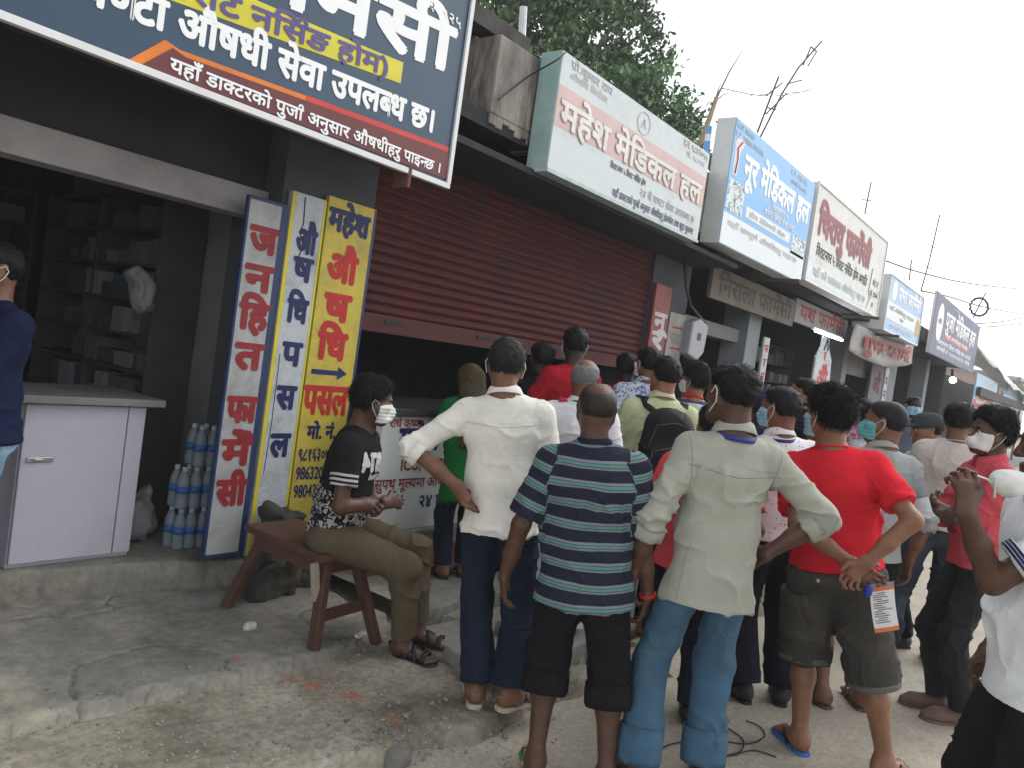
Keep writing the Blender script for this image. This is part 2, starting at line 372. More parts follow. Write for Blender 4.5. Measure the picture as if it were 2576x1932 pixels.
class Person:
    """x = the person's right, y = ahead, z = up, metres for a height of 1.68 and scaled by H/1.68"""
    def __init__(s, label, loc, heading, H=1.68, tone='mid', girth=1.0, near=False, head=(0, 0, 0), lean=(0, 0), twist=0.0,
                 headpx=None, feet=((-.10, 0), (.10, 0)), toes=(12, -12), handL=None, handR=None, knees=None, pelvis=None, seed=1, neck_fwd=0.02, head_side=0.0):
        s.seed = seed; s.k = H/1.68; s.near = near; s.tone = tone; s.g = girth
        s.root = thing('person', label, 'person', loc, math.radians(heading-90))
        s.root.scale = (s.k,)*3
        s.vox = 0.007 if near else 0.011
        s.pel = np.array(pelvis if pelvis is not None else (0, 0, .90))
        lx, ly = lean
        if headpx is not None:      # how far the head stands to one side of the feet
            d = (np.array([loc[0], loc[1], 1.6])-CAM)@cf; top = ond(headpx[0], headpx[1], d); a = math.radians(heading-90)
            off = (top-np.array([loc[0], loc[1], top[2]]))@cr/s.k; dl = np.array([cr[0]*math.cos(a)+cr[1]*math.sin(a), -cr[0]*math.sin(a)+cr[1]*math.cos(a)])
            s.pel = s.pel+np.array([dl[0], dl[1], 0])*off*.5; lx += dl[0]*off*.5/.72; ly += dl[1]*off*.5/.72
            mv = np.array([dl[0], dl[1], 0])*off*.72
            handL, handR = (None if q is None else dict(q, w=np.array(q['w'], float)+mv) for q in (handL, handR))
        up = nrm((lx, ly, 1.0)); s.up = up
        s.R = np.array(Matrix.Rotation(math.radians(twist), 3, 'Z'))
        fw = s.R@np.array([0, 1, 0.]); rt = nrm(np.cross(fw, up)); s.fw = nrm(np.cross(up, rt)); s.rt = rt
        T = lambda r, f, u: s.pel+rt*r+s.fw*f+up*u
        s.T = T
        s.sh = [T(-.166*girth**.5, -.014, .440), T(.166*girth**.5, -.014, .440)]
        s.nb = T(0, -.018, .525)
        s.hc = s.nb+up*.138+s.fw*neck_fwd+s.rt*head_side
        yw, pt, rl = (math.radians(a) for a in head)
        s.HR = s.R@np.array((Matrix.Rotation(yw, 3, 'Z')@Matrix.Rotation(pt, 3, 'X')@Matrix.Rotation(rl, 3, 'Y')))
        hips = [s.pel+np.array([-.088, 0, -.02]), s.pel+np.array([.088, 0, -.02])]; s.hip = hips
        s.ank = [np.array([f[0], f[1], f[2] if len(f) > 2 else .085]) for f in feet]; s.toes = toes
        s.kn = []
        for i in (0, 1):
            hint = (knees[i] if knees else ((-1, 1)[i]*.12, 1, 0))
            k, a = ik(hips[i], s.ank[i], .42, .405, hint); s.kn.append(k); s.ank[i] = a
        s.el = []; s.wr = []; s.hd = []
        for i, hnd in enumerate((handL, handR)):
            sg = (-1, 1)[i]
            if hnd is None:
                hnd = dict(w=T(sg*.27, .02, -.06), e=(sg*.5, -1, 0), f=(sg*.05, .12, -1), p=(-sg, 0, 0))
            e, w = ik(s.sh[i], hnd['w'], .295, .255, hnd.get('e', (sg, -1, -.3)))
            s.el.append(e); s.wr.append(w); s.hd.append(hnd)
        s.bv = {}
    def hp(s, x, y, z): return s.hc+s.HR@np.array([x, y, z])
    # ---- head shapes reused by hair, mask, cap
    def head_prims(s, B, infl=0.0, face=True, k=.02):
        h = s.hp; X = s.HR[:, 0]; i = infl
        B.limb(h(0, -.022, .045), h(0, .012, .048), .0725+i, .069+i, k, ax=s.HR[:, 1], st=1.1)
        B.limb(h(0, -.035, .02), h(0, -.03, .0), .065+i, .059+i, .03)
        if face:
            B.limb(h(0, .022, .02), h(0, .036, -.055), .058+i, .045+i, .03)
            B.limb(h(-.022, .058, -.082), h(.022, .058, -.082), .026+i, None, .025)
            for q in (-1, 1):
                B.limb(h(q*.055, .01, -.03), h(q*.028, .06, -.085), .026+i, .022+i, .03)
                B.limb(h(q*.042, .062, -.012), h(q*.05, .035, -.012), .022+i, .022+i, .025)
    def body(s, bare=True, fingers=True, shoes=(False, False)):
        B = Sdf(); T = s.T; g = s.g; up = s.up
        s.head_prims(B)
        h = s.hp
        B.limb(h(-.034, .082, .024), h(.034, .082, .024), .012, None, .018)
        B.limb(h(0, .088, .018), h(0, .106, -.024), .0085, .0135, .012)
        for q in (-1, 1):
            B.limb(h(q*.013, .094, -.028), h(q*.012, .09, -.028), .0085, None, .008)
            B.limb(h(q*.031, .098, .006), h(q*.031, .1, .006), .013, None, .012, op='s')
            B.limb(h(q*.031, .078, .005), h(q*.031, .079, .005), .013, None, .006)
            # ear: a tilted disc with a hollow
            e0, e1 = h(q*.0755, -.006, .016), h(q*.0735, .002, -.026)
            B.limb(e0, e1, .021, .014, .006, ax=nrm(s.HR@np.array([1, .35*q, 0])), st=.42)
            B.limb(h(q*.0855, .002, .006), h(q*.0845, .004, -.008), .0085, .007, .005, op='s')
        B.limb(h(-.02, .087, -.057), h(.02, .087, -.057), .0075, None, .008)
        B.limb(h(-.017, .086, -.069), h(.017, .086, -.069), .008, None, .008)
        B.limb(h(0, -.03, -.045), s.nb-up*.03, .056, .062, .03)
        for q in (0, 1): B.limb(s.nb-up*.03, s.sh[q]-up*.012, .045, .04, .05)
        # slim trunk under the clothes
        B.limb(T(0, 0, .12), T(0, 0, .38), .074*g, .08*g, .05, ax=s.rt, st=1.3)
        B.limb(T(0, 0, -.02), T(0, 0, .12), .078*g, .072*g, .05, ax=s.rt, st=1.25)
        for i in (0, 1):
            B.limb(s.sh[i], s.sh[i], .042, None, .04)
            B.limb(s.sh[i], s.el[i], .043, .038, .03); B.limb(s.el[i], s.el[i]*.45+s.wr[i]*.55, .04, .034, .02)
            B.limb(s.el[i]*.45+s.wr[i]*.55, s.wr[i], .034, .025, .02)
            s.hand(B, i, fingers)
            B.limb(s.hip[i], s.kn[i], .062*g, .048, .04); B.limb(s.kn[i], s.kn[i]*.62+s.ank[i]*.38, .05, .054, .03)
            B.limb(s.kn[i]*.62+s.ank[i]*.38, s.ank[i], .052, .034, .03)
            if not shoes[i]: s.foot(B, i)
        V, Fq = B.mesh(min(s.vox, .0065) if s.near else .010)
        V = relax(V, Fq, 1, .35)
        o = mesh_obj('body', V, Fq, skin_mat(s.tone), s.root, True); s.bodyV = V
        return o
    def foot_frame(s, i):
        t = math.radians(s.toes[i]); f = np.array([math.sin(-t), math.cos(t), 0]); sd = np.array([f[1], -f[0], 0])
        pit = s.hd_pitch[i] if hasattr(s, 'hd_pitch') else 0
        if pit: f = nrm(f+np.array([0, 0, pit]))
        a = s.ank[i].copy(); upv = np.cross(sd, f); base = a-upv*.072
        return f, sd, upv, base
    def foot(s, B, i, infl=0.0, toes=True):
        f, sd, u, b = s.foot_frame(i); q = infl
        B.limb(b-f*.04+u*.03, b-f*.03+u*.06, .03+q, .03+q, .02)
        B.limb(s.ank[i], b+u*.035-f*.02, .036+q, .034+q, .03)
        B.limb(b+f*.0+u*.04, b+f*.12+u*.022, .036+q, .022+q, .03, ax=sd, st=1.35)
        sg = (-1, 1)[i]
        for j in range(5 if toes else 0):
            x = (-.032+j*.016)*sg; r = (.013, .0105, .010, .0095, .009)[j]
            ln = (.185, .185, .178, .168, .155)[j]
            B.limb(b+f*.12+sd*x+u*.016, b+f*ln+sd*x*1.12+u*.011, r, r, .006)
    def hand(s, B, i, fingers=True):
        hd = s.hd[i]; W = s.wr[i]; f = nrm(hd['f']); p = np.array(hd['p'], float); p = nrm(p-f*(p@f)); sd = np.cross(f, p)
        sg = (-1, 1)[i]
        th = sd*hd.get('thumb', sg)      # side the thumb leaves from
        th = th if (hd.get('thumbdir') is None) else nrm(np.array(hd['thumbdir'], float)-f*(np.array(hd['thumbdir'], float)@f))
        ax = nrm(np.cross(f, p))
        B.limb(W, W+f*.085, .0155, .0145, .018, ax=ax, st=2.3)
        c = hd.get('curl', .45)
        if not fingers:
            B.limb(W+f*.08, W+f*.15+p*.05*c, .014, .011, .012, ax=ax, st=2.4); B.limb(W+f*.02+th*.03, W+f*.075+th*.05+p*.02, .012, .009, .01); return
        for j in range(4):
            r = W+f*(.088-.006*abs(j-1))+th*(.030-.0205*j)
            ln = (.068, .076, .071, .056)[j]; d = f+th*(.10-.08*j); d = nrm(d); cj = c*(1+.12*j); rr = (.0088, .009, .0086, .0076)[j]
            P = r
            for m, fr in enumerate((.45, .32, .25)):
                a = cj*(m+.35)*.95; dd = nrm(d*math.cos(a)+p*math.sin(a)); Q = P+dd*ln*fr*1.08
                B.limb(P, Q, rr*(1-.08*m), rr*(.93-.08*m), .005); P = Q
        r = W+f*.025+th*.028+p*.006; t1 = nrm(f*.75+th*.65+p*.35); m1 = r+t1*.042; t2 = nrm(f*1+th*hd.get('tin', .1)+p*.4*max(.2, c)); e = m1+t2*.036
        B.limb(W+f*.02+th*.012, m1, .015, .0115, .012); B.limb(m1, e, .0105, .0085, .005)
    # ---- hair
    def hair(s, t=.012, col=(.008, .007, .007), blades=1500, blen=.016, bald=None, front=.088, low=-.085, mess=.28, top=.0, gray=None, fuzz=.004):
        t = t*.82; B = Sdf(); h = s.hp
        s.head_prims(B, t, face=False, k=.02)
        if top: B.limb(h(0, .02, .095), h(0, -.04, .09), .045+top, .05+top, .03)
        n = s.HR@nrm((0, .163, -.135-.0))
        B.cut(h(0, front, .072), s.HR@nrm((0, (.072-low), -(front+.045))))
        if front < .2: B.cut(h(0, front+.006, .0), s.HR@np.array([0, 1, 0]))
        B.cut(h(0, 0, low), -s.HR[:, 2])
        for q in (-1, 1):
            B.limb(h(q*.084, .006, -.004), h(q*.079, .014, -.03), .02, .019, .008, op='s')
        V, Fq = B.mesh(.006 if s.near else .009); V = relax(V, Fq, 1, .5)
        N = normals(V, Fq); V = V+N*(vnoise(V*90, s.seed)*fuzz*.5+vnoise(V*38, s.seed+1)*fuzz*.8)[:, None]
        pn = s.HR@nrm((0, (.072-low), -(front+.045))); dd = np.minimum(-((V-h(0, front, .072))@pn), (V-h(0, 0, low))@s.HR[:, 2]); V = V-N*(np.clip(1-dd/.035, 0, 1)*(t+.0015))[:, None]
        if gray: hm = spot_mat('hair_gray', (.22, .22, .23), (.06, .06, .065), scale=260, thresh_noise=.5, rough=.55)
        elif bald: hm = mat('hair_thin', (.016, .010, .008), rough=.5, var=.35, scale=180, bump=.2, bscale=300)
        else: hm = mat('hair_%d' % int(col[0]*4000), col, rough=.5, var=.35, scale=160, bump=.2, bscale=260, spec=.14)
        if bald:
            c = h(*bald[0]); d = np.linalg.norm(V-c, axis=1); V = V-N*(np.clip((bald[1]-d)/.03, 0, 1)*(t+.004))[:, None]
        rng = np.random.default_rng(s.seed); up = s.HR[:, 2]; bk = -s.HR[:, 1]
        q = rng.integers(0, len(V), int(blades*(3 if s.near else 1.6)))
        if bald: q = q[np.linalg.norm(V[q]-c, axis=1) > bald[1]*.9]
        loc = (V[q]-s.hc)@s.HR
        cw = s.hp(.015, -.06, .15); tg = V[q]-cw; tg = tg-N[q]*np.sum(tg*N[q], 1)[:, None]; tg = tg/np.maximum(.02, np.linalg.norm(tg, axis=1))[:, None]
        root = V[q]-N[q]*.004; dr = N[q]*(.26+.5*mess)+tg*.85+rng.normal(0, mess*.8, (len(q), 3))
        dr = dr/np.linalg.norm(dr, axis=1)[:, None]; ln = blen*rng.uniform(.5, 1.25, (len(q), 1))*np.clip(.35+dd[q]/.05, .35, 1)[:, None]
        sd = np.cross(dr, rng.normal(0, 1, (len(q), 3))); sd = sd/np.linalg.norm(sd, axis=1)[:, None]*(.0009 if s.near else .0018)
        BV = np.concatenate([root-sd, root+sd, root+dr*ln+sd*.3, root+dr*ln-sd*.3]); m = len(q)
        BF = np.stack([np.arange(m), np.arange(m)+m, np.arange(m)+2*m, np.arange(m)+3*m], 1)+len(V)
        return mesh_obj('hair', np.concatenate([V, BV]), np.concatenate([Fq, BF]), hm, s.root, True)
    # ---- garments
    def shirt(s, m, hem=-.06, sleeve='short', loose=.014, rs=.056, amp=.0075, flare=.024, name='shirt', upart=False, belly=0.0, freq=(9, 9, 6), fr=None, tail=0.0):
        B = Sdf(); T = s.T; g = s.g; L = loose; up = s.up; s.hem = hem
        B.limb(T(0, .0, .16), T(0, -.005, .38), .098*g+L, .106*g+L, .04, ax=s.rt, st=1.42, tag=0)
        B.limb(T(0, -.02, .36), T(0, -.022, .44), .085*g+L, .062*g+L, .05, ax=s.rt, st=1.75, tag=0)
        B.limb(T(0, .01+belly, .10), T(0, .012+belly, .16), .100*g+L+belly, .098*g+L, .05, ax=s.rt, st=1.38, tag=0)
        B.limb(T(0, -.012, hem-.08), T(0, -.006, .10), .119*g+L+flare, .100*g+L, .05, ax=s.rt, st=1.34, tag=0)
        for i in (0, 1):
            B.limb(s.nb-up*.045, s.sh[i]-up*.004, .05+L*.5, .046+L*.6, .05, tag=0)
        cu = -up if not tail else nrm(-up)
        B.cut(T(0, 0, hem), -up)
        s.sleeve_end = []
        for i in (0, 1):
            S, E, W = s.sh[i], s.el[i], s.wr[i]; d = nrm(E-S); d2 = nrm(W-E)
            if sleeve == 'none': s.sleeve_end.append((S, d)); continue
            if sleeve == 'short':
                c = S+(E-S)*(fr or .68); B.limb(S, c+d*.06, rs, rs*1.1, .035, cuts=[(c, d)], tag=1+i); s.sleeve_end.append((c, d))
            else:
                f = {'long': .97, 'rolled': .32, 'elbow': .12, 'three': .5}[sleeve] if fr is None else fr
                c = E+(W-E)*f
                B.limb(S, E, rs, rs*.88, .035, tag=1+i); B.limb(E, c+d2*.05, rs*.9, rs*(.85 if f < .6 else .62), .02, cuts=[(c, d2)], tag=1+i); s.sleeve_end.append((c, d2))
        # neck hole
        B.limb(s.nb+up*.09+s.fw*.03, s.nb+up*.005+s.fw*.03, .062, .052, .012, op='s')
        V, Fq = B.mesh(s.vox); V = relax(V, Fq, 1, .4)
        ds = []
        for q in range(3):
            pr = [p for p in B.p if p.get('tag') == q and p['op'] == 'u']
            ds.append(np.min([Sdf.ev(p, V) for p in pr], 0) if pr else np.full(len(V), 9.))
        who = np.argmin(np.stack(ds), 0)
        V0 = V
        loc = (V-s.pel); zt = loc@up
        a = np.full(len(V), amp)
        a = a*np.where(zt > .40, .45, 1.0)
        Vd = folds(V, Fq, 1.0, freq, s.seed) - V
        for i in (0, 1):       # folds round the sleeves run across the arm
            S, E, W = s.sh[i], s.el[i], s.wr[i]; msk = who == 1+i
            if msk.any():
                d = nrm(W-S); t = (V-S)@d
                sub = V[msk]; al = (sub-S)@d; pe = sub-S-al[:, None]*d
                q = np.concatenate([al[:, None]*26, pe[:, :2]*9], 1)+s.seed
                w = vnoise(q+.8*vnoise(sub*9, s.seed)[:, None], s.seed+31); e = np.exp(-((al-.29)/.13)**2)*1.3+.45
                N = normals(V, Fq)[msk]; Vd[msk] = N*(((1-np.abs(w))**3*1.5-.6)*e)[:, None]
        V = V+Vd*a[:, None]
        o = mesh_obj(name, V, Fq, m, s.root, True)
        if upart:
            u = np.where(who == 0, zt+.5, 0)
            for i in (0, 1):
                S, E, W = s.sh[i], s.el[i], s.wr[i]; d = nrm(E-S); u = np.where(who == 1+i, .985-(V-S)@d, u)
            fattr(o, 'u', u+.006*vnoise(V*9, 3))
        fattr(o, 'part', who.astype(float))
        s.bv['shirt'] = BVHTree.FromPolygons([tuple(v) for v in V], [tuple(f) for f in Fq.tolist()]); s.shirtO = o
        return o
    def trousers(s, m, cuff=.98, loose=.012, thigh=.088, knee=.066, ankle=.062, top=.10, amp=.0075, name='trousers', wide=1.0, freq=(7, 7, 10), shrink=.16):
        B = Sdf(); g = s.g; L = loose
        B.limb(s.T(0, 0, .0), s.T(0, 0, top), .098*g+L, .092*g+L, .04, ax=s.rt, st=1.36)
        B.limb(s.hip[0]+np.array([.01, -.012, .0]), s.hip[1]+np.array([-.01, -.012, .0]), .1*g+L, None, .05)
        B.cut(s.T(0, 0, min(top, getattr(s, 'hem', .3)+.03)), s.up)
        s.cuffs = []
        for i in (0, 1):
            H, K, A = s.hip[i], s.kn[i], s.ank[i]; d2 = nrm(A-K)
            B.limb(H-np.array([0, 0, .02]), K, thigh*g+L, knee+L, .035)
            if cuff > .06:
                c = K+(A-K)*cuff; B.limb(K, c+d2*.05, knee+L, ankle+L, .03, cuts=[(c, d2)]); s.cuffs.append((c, d2))
        V, Fq = B.mesh(s.vox); V = relax(V, Fq, 1, .4)
        kz = np.array([.5*(s.kn[0][2]+s.kn[1][2])])
        V = folds(V, Fq, amp, freq, s.seed+50)
        q = V-s.pel; zz = q@s.up; f = 1-shrink*np.clip((zz-(getattr(s, 'hem', 9)-.012))/.03, 0, 1)*(np.linalg.norm(q-zz[:, None]*s.up, axis=1) < .225); V = s.pel+zz[:, None]*s.up+(q-zz[:, None]*s.up)*f[:, None]
        o = mesh_obj(name, V, Fq, m, s.root, True)
        s.bv['trousers'] = BVHTree.FromPolygons([tuple(v) for v in V], [tuple(f) for f in Fq.tolist()])
        return o
    def ring(s, name, c, d, r, w, t, m, st=1.0, ax=None, jit=.002):
        """a rolled cuff or sleeve hem round a limb end"""
        d = nrm(d); u = nrm(np.cross(d, (0.3, .2, 1))); v = np.cross(d, u); n = 28; vs = []
        rng = np.random.default_rng(s.seed)
        for k in range(n):
            a = 2*math.pi*k/n; e = u*math.cos(a)+v*math.sin(a); j = rng.normal(0, jit)
            for rr, dz in ((r-.006, -w), (r+t*.6, -w*1.02), (r+t, -w*.6), (r+t, -w*.15), (r+t*.4, .004), (r-.006, 0)):
                vs.append(c+e*(rr+j)+d*dz)
        fs = [(k*6+q, ((k+1) % n)*6+q, ((k+1) % n)*6+(q+1) % 6, k*6+(q+1) % 6) for k in range(n) for q in range(6)]
        return mesh_obj(name, vs, [f[::-1] for f in fs], m, s.root, True)
    def collar(s, m, h=.038, r=.066, fall=.03, gap=24, name='collar', tilt=.25):
        ax = nrm(s.up+s.fw*tilt*.6); c0 = s.nb-s.up*.008+s.fw*.012
        rt = s.rt; fw = nrm(np.cross(ax, rt)); fw = -fw if fw@s.fw < 0 else fw; n = 40; vs = []
        for k in range(n+1):
            a = math.radians(gap/2+(360-gap)*k/n); e = fw*math.cos(a)*1.05+rt*math.sin(a)*1.0
            fr = abs(math.cos(a/2))**3
            for rr, z in ((r+.002, -.045), (r-.008, h), (r-.003, h+.004), (r+.006, h-.002), (r+.012+fall*.25, h-fall), (r+.010+fall*.25, h-fall-.004-.02*fr), (r+.002, h-fall*.6)):
                vs.append(c0+e*rr+ax*(z-.01*math.cos(a)))
        fs = [(k*7+q, (k+1)*7+q, (k+1)*7+(q+1) % 7, k*7+(q+1) % 7) for k in range(n) for q in range(7)]
        fs += [tuple(range(7)), tuple(range(n*7, n*7+7))[::-1]]
        return mesh_obj(name, vs, fs, m, s.root, True)
    def mask(s, m, loop_m, cup=False, low=0.0):
        B = Sdf(); h = s.hp
        if cup:
            s.head_prims(B, .004); B.limb(h(0, .075, -.05), h(0, .098, -.047), .048, .03, .03)
            B.cut(h(0, .03, 0), -s.HR[:, 1])
        else:
            s.head_prims(B, .007); B.limb(h(0, .09, .0), h(0, .113, -.03), .014, .018, .02); B.limb(h(0, .10, -.05), h(0, .095, -.085), .024, .024, .03)
            B.cut(h(0, .022, 0), -s.HR[:, 1])
        B.cut(h(0, 0, -.004+low), s.HR@nrm((0, -.1, 1))); B.cut(h(0, 0, -.105+low), s.HR@nrm((0, .2, -1)))
        V, Fq = B.mesh(.0055); V = relax(V, Fq, 2, .5)
        loc = (V-s.hc)@s.HR
        if not cup: V = V+normals(V, Fq)*(.0016*np.sign(np.sin(loc[:, 2]*330)))[:, None]
        o = mesh_obj('face_mask', V, Fq, m, s.root, True)
        for q in (-1, 1):
            b = MB(); b.tube([h(q*.066, .03, -.016+low), h(q*.078, .012, .008), h(q*.086, -.012, .02), h(q*.088, -.024, .0), h(q*.083, -.012, -.028), h(q*.066, .028, -.078+low)], .0022, 6)
            b.build('ear_loop', loop_m, o, smooth=True)
        return o
    def face(s, brow=True):
        h = s.hp
        for q in (-1, 1):
            b = MB(); c = h(q*.031, .0805, .005); b.ball(c, .0125, n=14, m=10)
            e = b.build('eye', mat('eye_white', (.62, .58, .55), rough=.25, var=.05), s.root, smooth=True)
            b = MB(); c2 = h(q*.031, .0885, .0045); b.ball(c2, .0062, n=12, m=8); b.build('iris', mat('eye_dark', (.012, .008, .006), rough=.2), e, smooth=True)
            if brow:
                b = MB(); b.tube([h(q*.014, .098, .026), h(q*.03, .0965, .031), h(q*.048, .084, .026)], [.003, .0042, .002], 6); b.build('eyebrow', mat('brow', (.01, .008, .007), rough=.6), s.root, smooth=True)
    def shoe(s, i, m, sole_m, name='shoe', low=False):
        B = Sdf(); f, sd, u, b = s.foot_frame(i); q = .008
        B.limb(b-f*.035+u*.035, b-f*.025+u*(.045 if low else .06), .034+q, .033+q, .02)
        B.limb(b+f*.0+u*.036, b+f*.13+u*.024, .036+q, .026+q, .03, ax=sd, st=1.25)
        B.limb(b+f*.13+u*.02, b+f*.175+u*.012, .026+q, .018+q, .03, ax=sd, st=1.3)
        B.cut(b-u*.0, -u)
        V, Fq = B.mesh(.007); V = relax(V, Fq, 1, .5)
        o = mesh_obj(name, V, Fq, m, s.root, True)
        s.sole(i, sole_m, o, .016, 1.1); return o
    def sole(s, i, m, parent, t=.02, w=1.0, name='sole'):
        f, sd, u, b = s.foot_frame(i); sg = (-1, 1)[i]
        pts = [(-.075, 0), (-.068, .024), (-.045, .034), (0, .034), (.05, .034), (.1, .045), (.145, .048), (.18, .036), (.202, .012), (.204, -.012), (.19, -.032), (.155, -.042), (.1, -.04), (.05, -.03), (0, -.031), (-.045, -.034), (-.068, -.024)]
        mb = MB(); mb.prism([(y*w*sg, x) for x, y in pts][::(1 if sg < 0 else -1)], b-u*(t+.0), sd, f, u, t+.002)
        return mb.build(name, m, parent, bevel=.004)
    def flipflop(s, i, sole_m, strap_m, crossed=False):
        o = s.sole(i, sole_m, s.root, .02, 1.12, 'sandal' if crossed else 'flip_flop')
        f, sd, u, b = s.foot_frame(i); sg = (-1, 1)[i]; mb = MB()
        if crossed:
            for p0, p1 in ((.03, .10), (.10, .03), (.135, .135), (-.005, .01)):
                mb.ribbon([b-sd*.047+f*p0+u*.002, b-sd*.035+f*(p0*.7+p1*.3)+u*.045, b+f*(p0+p1)/2+u*(.068 if p0 < .12 else .045), b+sd*.035+f*(p0*.3+p1*.7)+u*.045, b+sd*.047+f*p1+u*.002], f, .026, .005)
            mb.ribbon([b-sd*.042+f*.02+u*.02, b-sd*.036-f*.04+u*.045, b-f*.078+u*.05, b+sd*.036-f*.04+u*.045, b+sd*.042+f*.02+u*.02], u, .02, .005)
        else:
            tp = b+f*.135-sd*sg*.016+u*.03
            for q in (-1, 1): mb.tube([tp-u*.03, tp, b+f*.08+sd*q*.035+u*.042, b+f*.02+sd*q*.047+u*.004], [.005, .006, .006, .005], 6)
        mb.build('strap', strap_m, o, smooth=True); return o
    # ---- things laid on the cloth
    def onto(s, which, pts, dr, off=.002):
        """local points dropped along dr onto the garment"""
        bv = s.bv[which]; dr = Vector(nrm(dr)); out = []
        for p in pts:
            hit = bv.ray_cast(Vector(p)-dr*.5, dr, 1.2)
            if hit[0] is None: hit = bv.find_nearest(Vector(p))
            out.append(np.array(hit[0])-np.array(dr)*off)
        return out
    def patch(s, name, which, c, ex, ey, w, h, dr, m, t=.005, nx=7, ny=7, shape=None, parent=None, bevel=.0015):
        ex, ey = nrm(ex), nrm(ey); c = np.array(c, float); P = []
        for j in range(ny):
            for i in range(nx):
                x, y = (i/(nx-1)-.5), (j/(ny-1)-.5)
                if shape: x = shape(x, y)
                P.append(c+ex*x*w+ey*y*h)
        Q = s.onto(which, P, dr, t); R = [q+nrm(dr)*(t+.012) for q in Q]; n = nx*ny
        fs = [(j*nx+i, j*nx+i+1, (j+1)*nx+i+1, (j+1)*nx+i) for j in range(ny-1) for i in range(nx-1)]
        fs2 = [tuple(k+n for k in f[::-1]) for f in fs]
        rim = [i for i in range(nx)]+[j*nx+nx-1 for j in range(1, ny)]+[(ny-1)*nx+i for i in range(nx-2, -1, -1)]+[j*nx for j in range(ny-2, 0, -1)]
        fs3 = [(rim[k], rim[(k+1) % len(rim)], rim[(k+1) % len(rim)]+n, rim[k]+n)[::-1] for k in range(len(rim))]
        return mesh_obj(name, Q+R, fs+fs2+fs3, m, parent or s.root, False)
    def seam(s, which, pts, dr, m, r=.0016, n=24, name='seam', parent=None):
        P = [np.array(p, float) for p in pts]; L = []
        for i in range(n+1):
            t = i/n*(len(P)-1); k = min(int(t), len(P)-2); L.append(P[k]+(P[k+1]-P[k])*(t-k))
        mb = MB(); mb.tube(s.onto(which, L, dr, r*.3), r, 5); return mb.build(name, m, parent or s.shirtO, smooth=True)

    def W(s, p):
        """world point -> the person's own frame"""
        return np.array((Matrix.Translation(s.root.location)@Matrix.Rotation(s.root.rotation_euler.z, 4, 'Z')@Matrix.Diagonal((s.k, s.k, s.k, 1))).inverted()@Vector(p))
    def print_text(s, which, txt, c, ex, ey, size, dr, m, bold=.05, width=None, name='print'):
        V, dz, Fc, w = text_geo(txt, size/.64, bold, width); ex, ey = nrm(ex), nrm(ey)
        P = [np.array(c, float)+ex*(a-w/2)+ey*b for a, b in V]; Q = s.onto(which, P, dr, .003); d = nrm(dr)
        return mesh_obj(name, [q-d*z for q, z in zip(Q, dz)], Fc, m, s.shirtO if which == 'shirt' else s.root)
    def band(s, m, r=.078, w=.018, name='lanyard', drop=.0):
        ax = nrm(s.up+s.fw*.12); c = s.nb-s.up*(.012+drop)+s.fw*.012; rt = s.rt; fw = nrm(np.cross(ax, rt)); fw = -fw if fw@s.fw < 0 else fw; mb = MB(); pts = []; sd = []
        for k in range(25):
            a = math.radians(60+240*k/24); e = fw*math.cos(a)*1.1+rt*math.sin(a); pts.append(c+e*r+ax*(.004-.02*math.cos(a)*-1)); sd.append(ax)
        mb.ribbon(pts, sd, w, .003); return mb.build(name, m, s.root, smooth=True)
    def wristband(s, i, m, r=.031):
        return s.ring('wristband', s.wr[i], s.wr[i]-s.el[i], r, .012, .004, m)
# ------------------------------------------------------------------ lettering (the built-in font, shaped by hand for Devanagari)
VIR = '\u094d'
_g = {}
def glyph(ch):
    if ch in _g: return _g[ch]
    def tm(s):
        c = bpy.data.curves.new('t', 'FONT'); c.body = s; c.resolution_u = 3
        o = bpy.data.objects.new('t', c); COL.objects.link(o); me = o.to_mesh()
        V = np.array([v.co[:2] for v in me.vertices]).reshape(-1, 2); Fc = [tuple(p.vertices) for p in me.polygons]
        o.to_mesh_clear(); bpy.data.objects.remove(o); bpy.data.curves.remove(c); return V, Fc
    V, Fc = tm(ch) if ch != ' ' else (np.zeros((0, 2)), [])
    V2, _ = tm(ch+'     \u0964'); V0, _ = tm('     \u0964')
    _g[ch] = (V, Fc, float(V2[:, 0].max()-V0[:, 0].max())); return _g[ch]
def half(ch):
    V, Fc, adv = glyph(ch); bm = bmesh.new()
    vs = [bm.verts.new((x, y, 0)) for x, y in V]
    for f in Fc:
        try: bm.faces.new([vs[i] for i in f])
        except ValueError: pass
    cut = adv-(.155 if ch not in 'कफ' else .2)
    bmesh.ops.bisect_plane(bm, geom=bm.verts[:]+bm.edges[:]+bm.faces[:], plane_co=(cut, 0, 0), plane_no=(1, 0, 0), clear_outer=True)
    bm.verts.index_update(); W = np.array([v.co[:2] for v in bm.verts]).reshape(-1, 2); G = [tuple(v.index for v in f.verts) for f in bm.faces]; bm.free()
    return W, G, cut
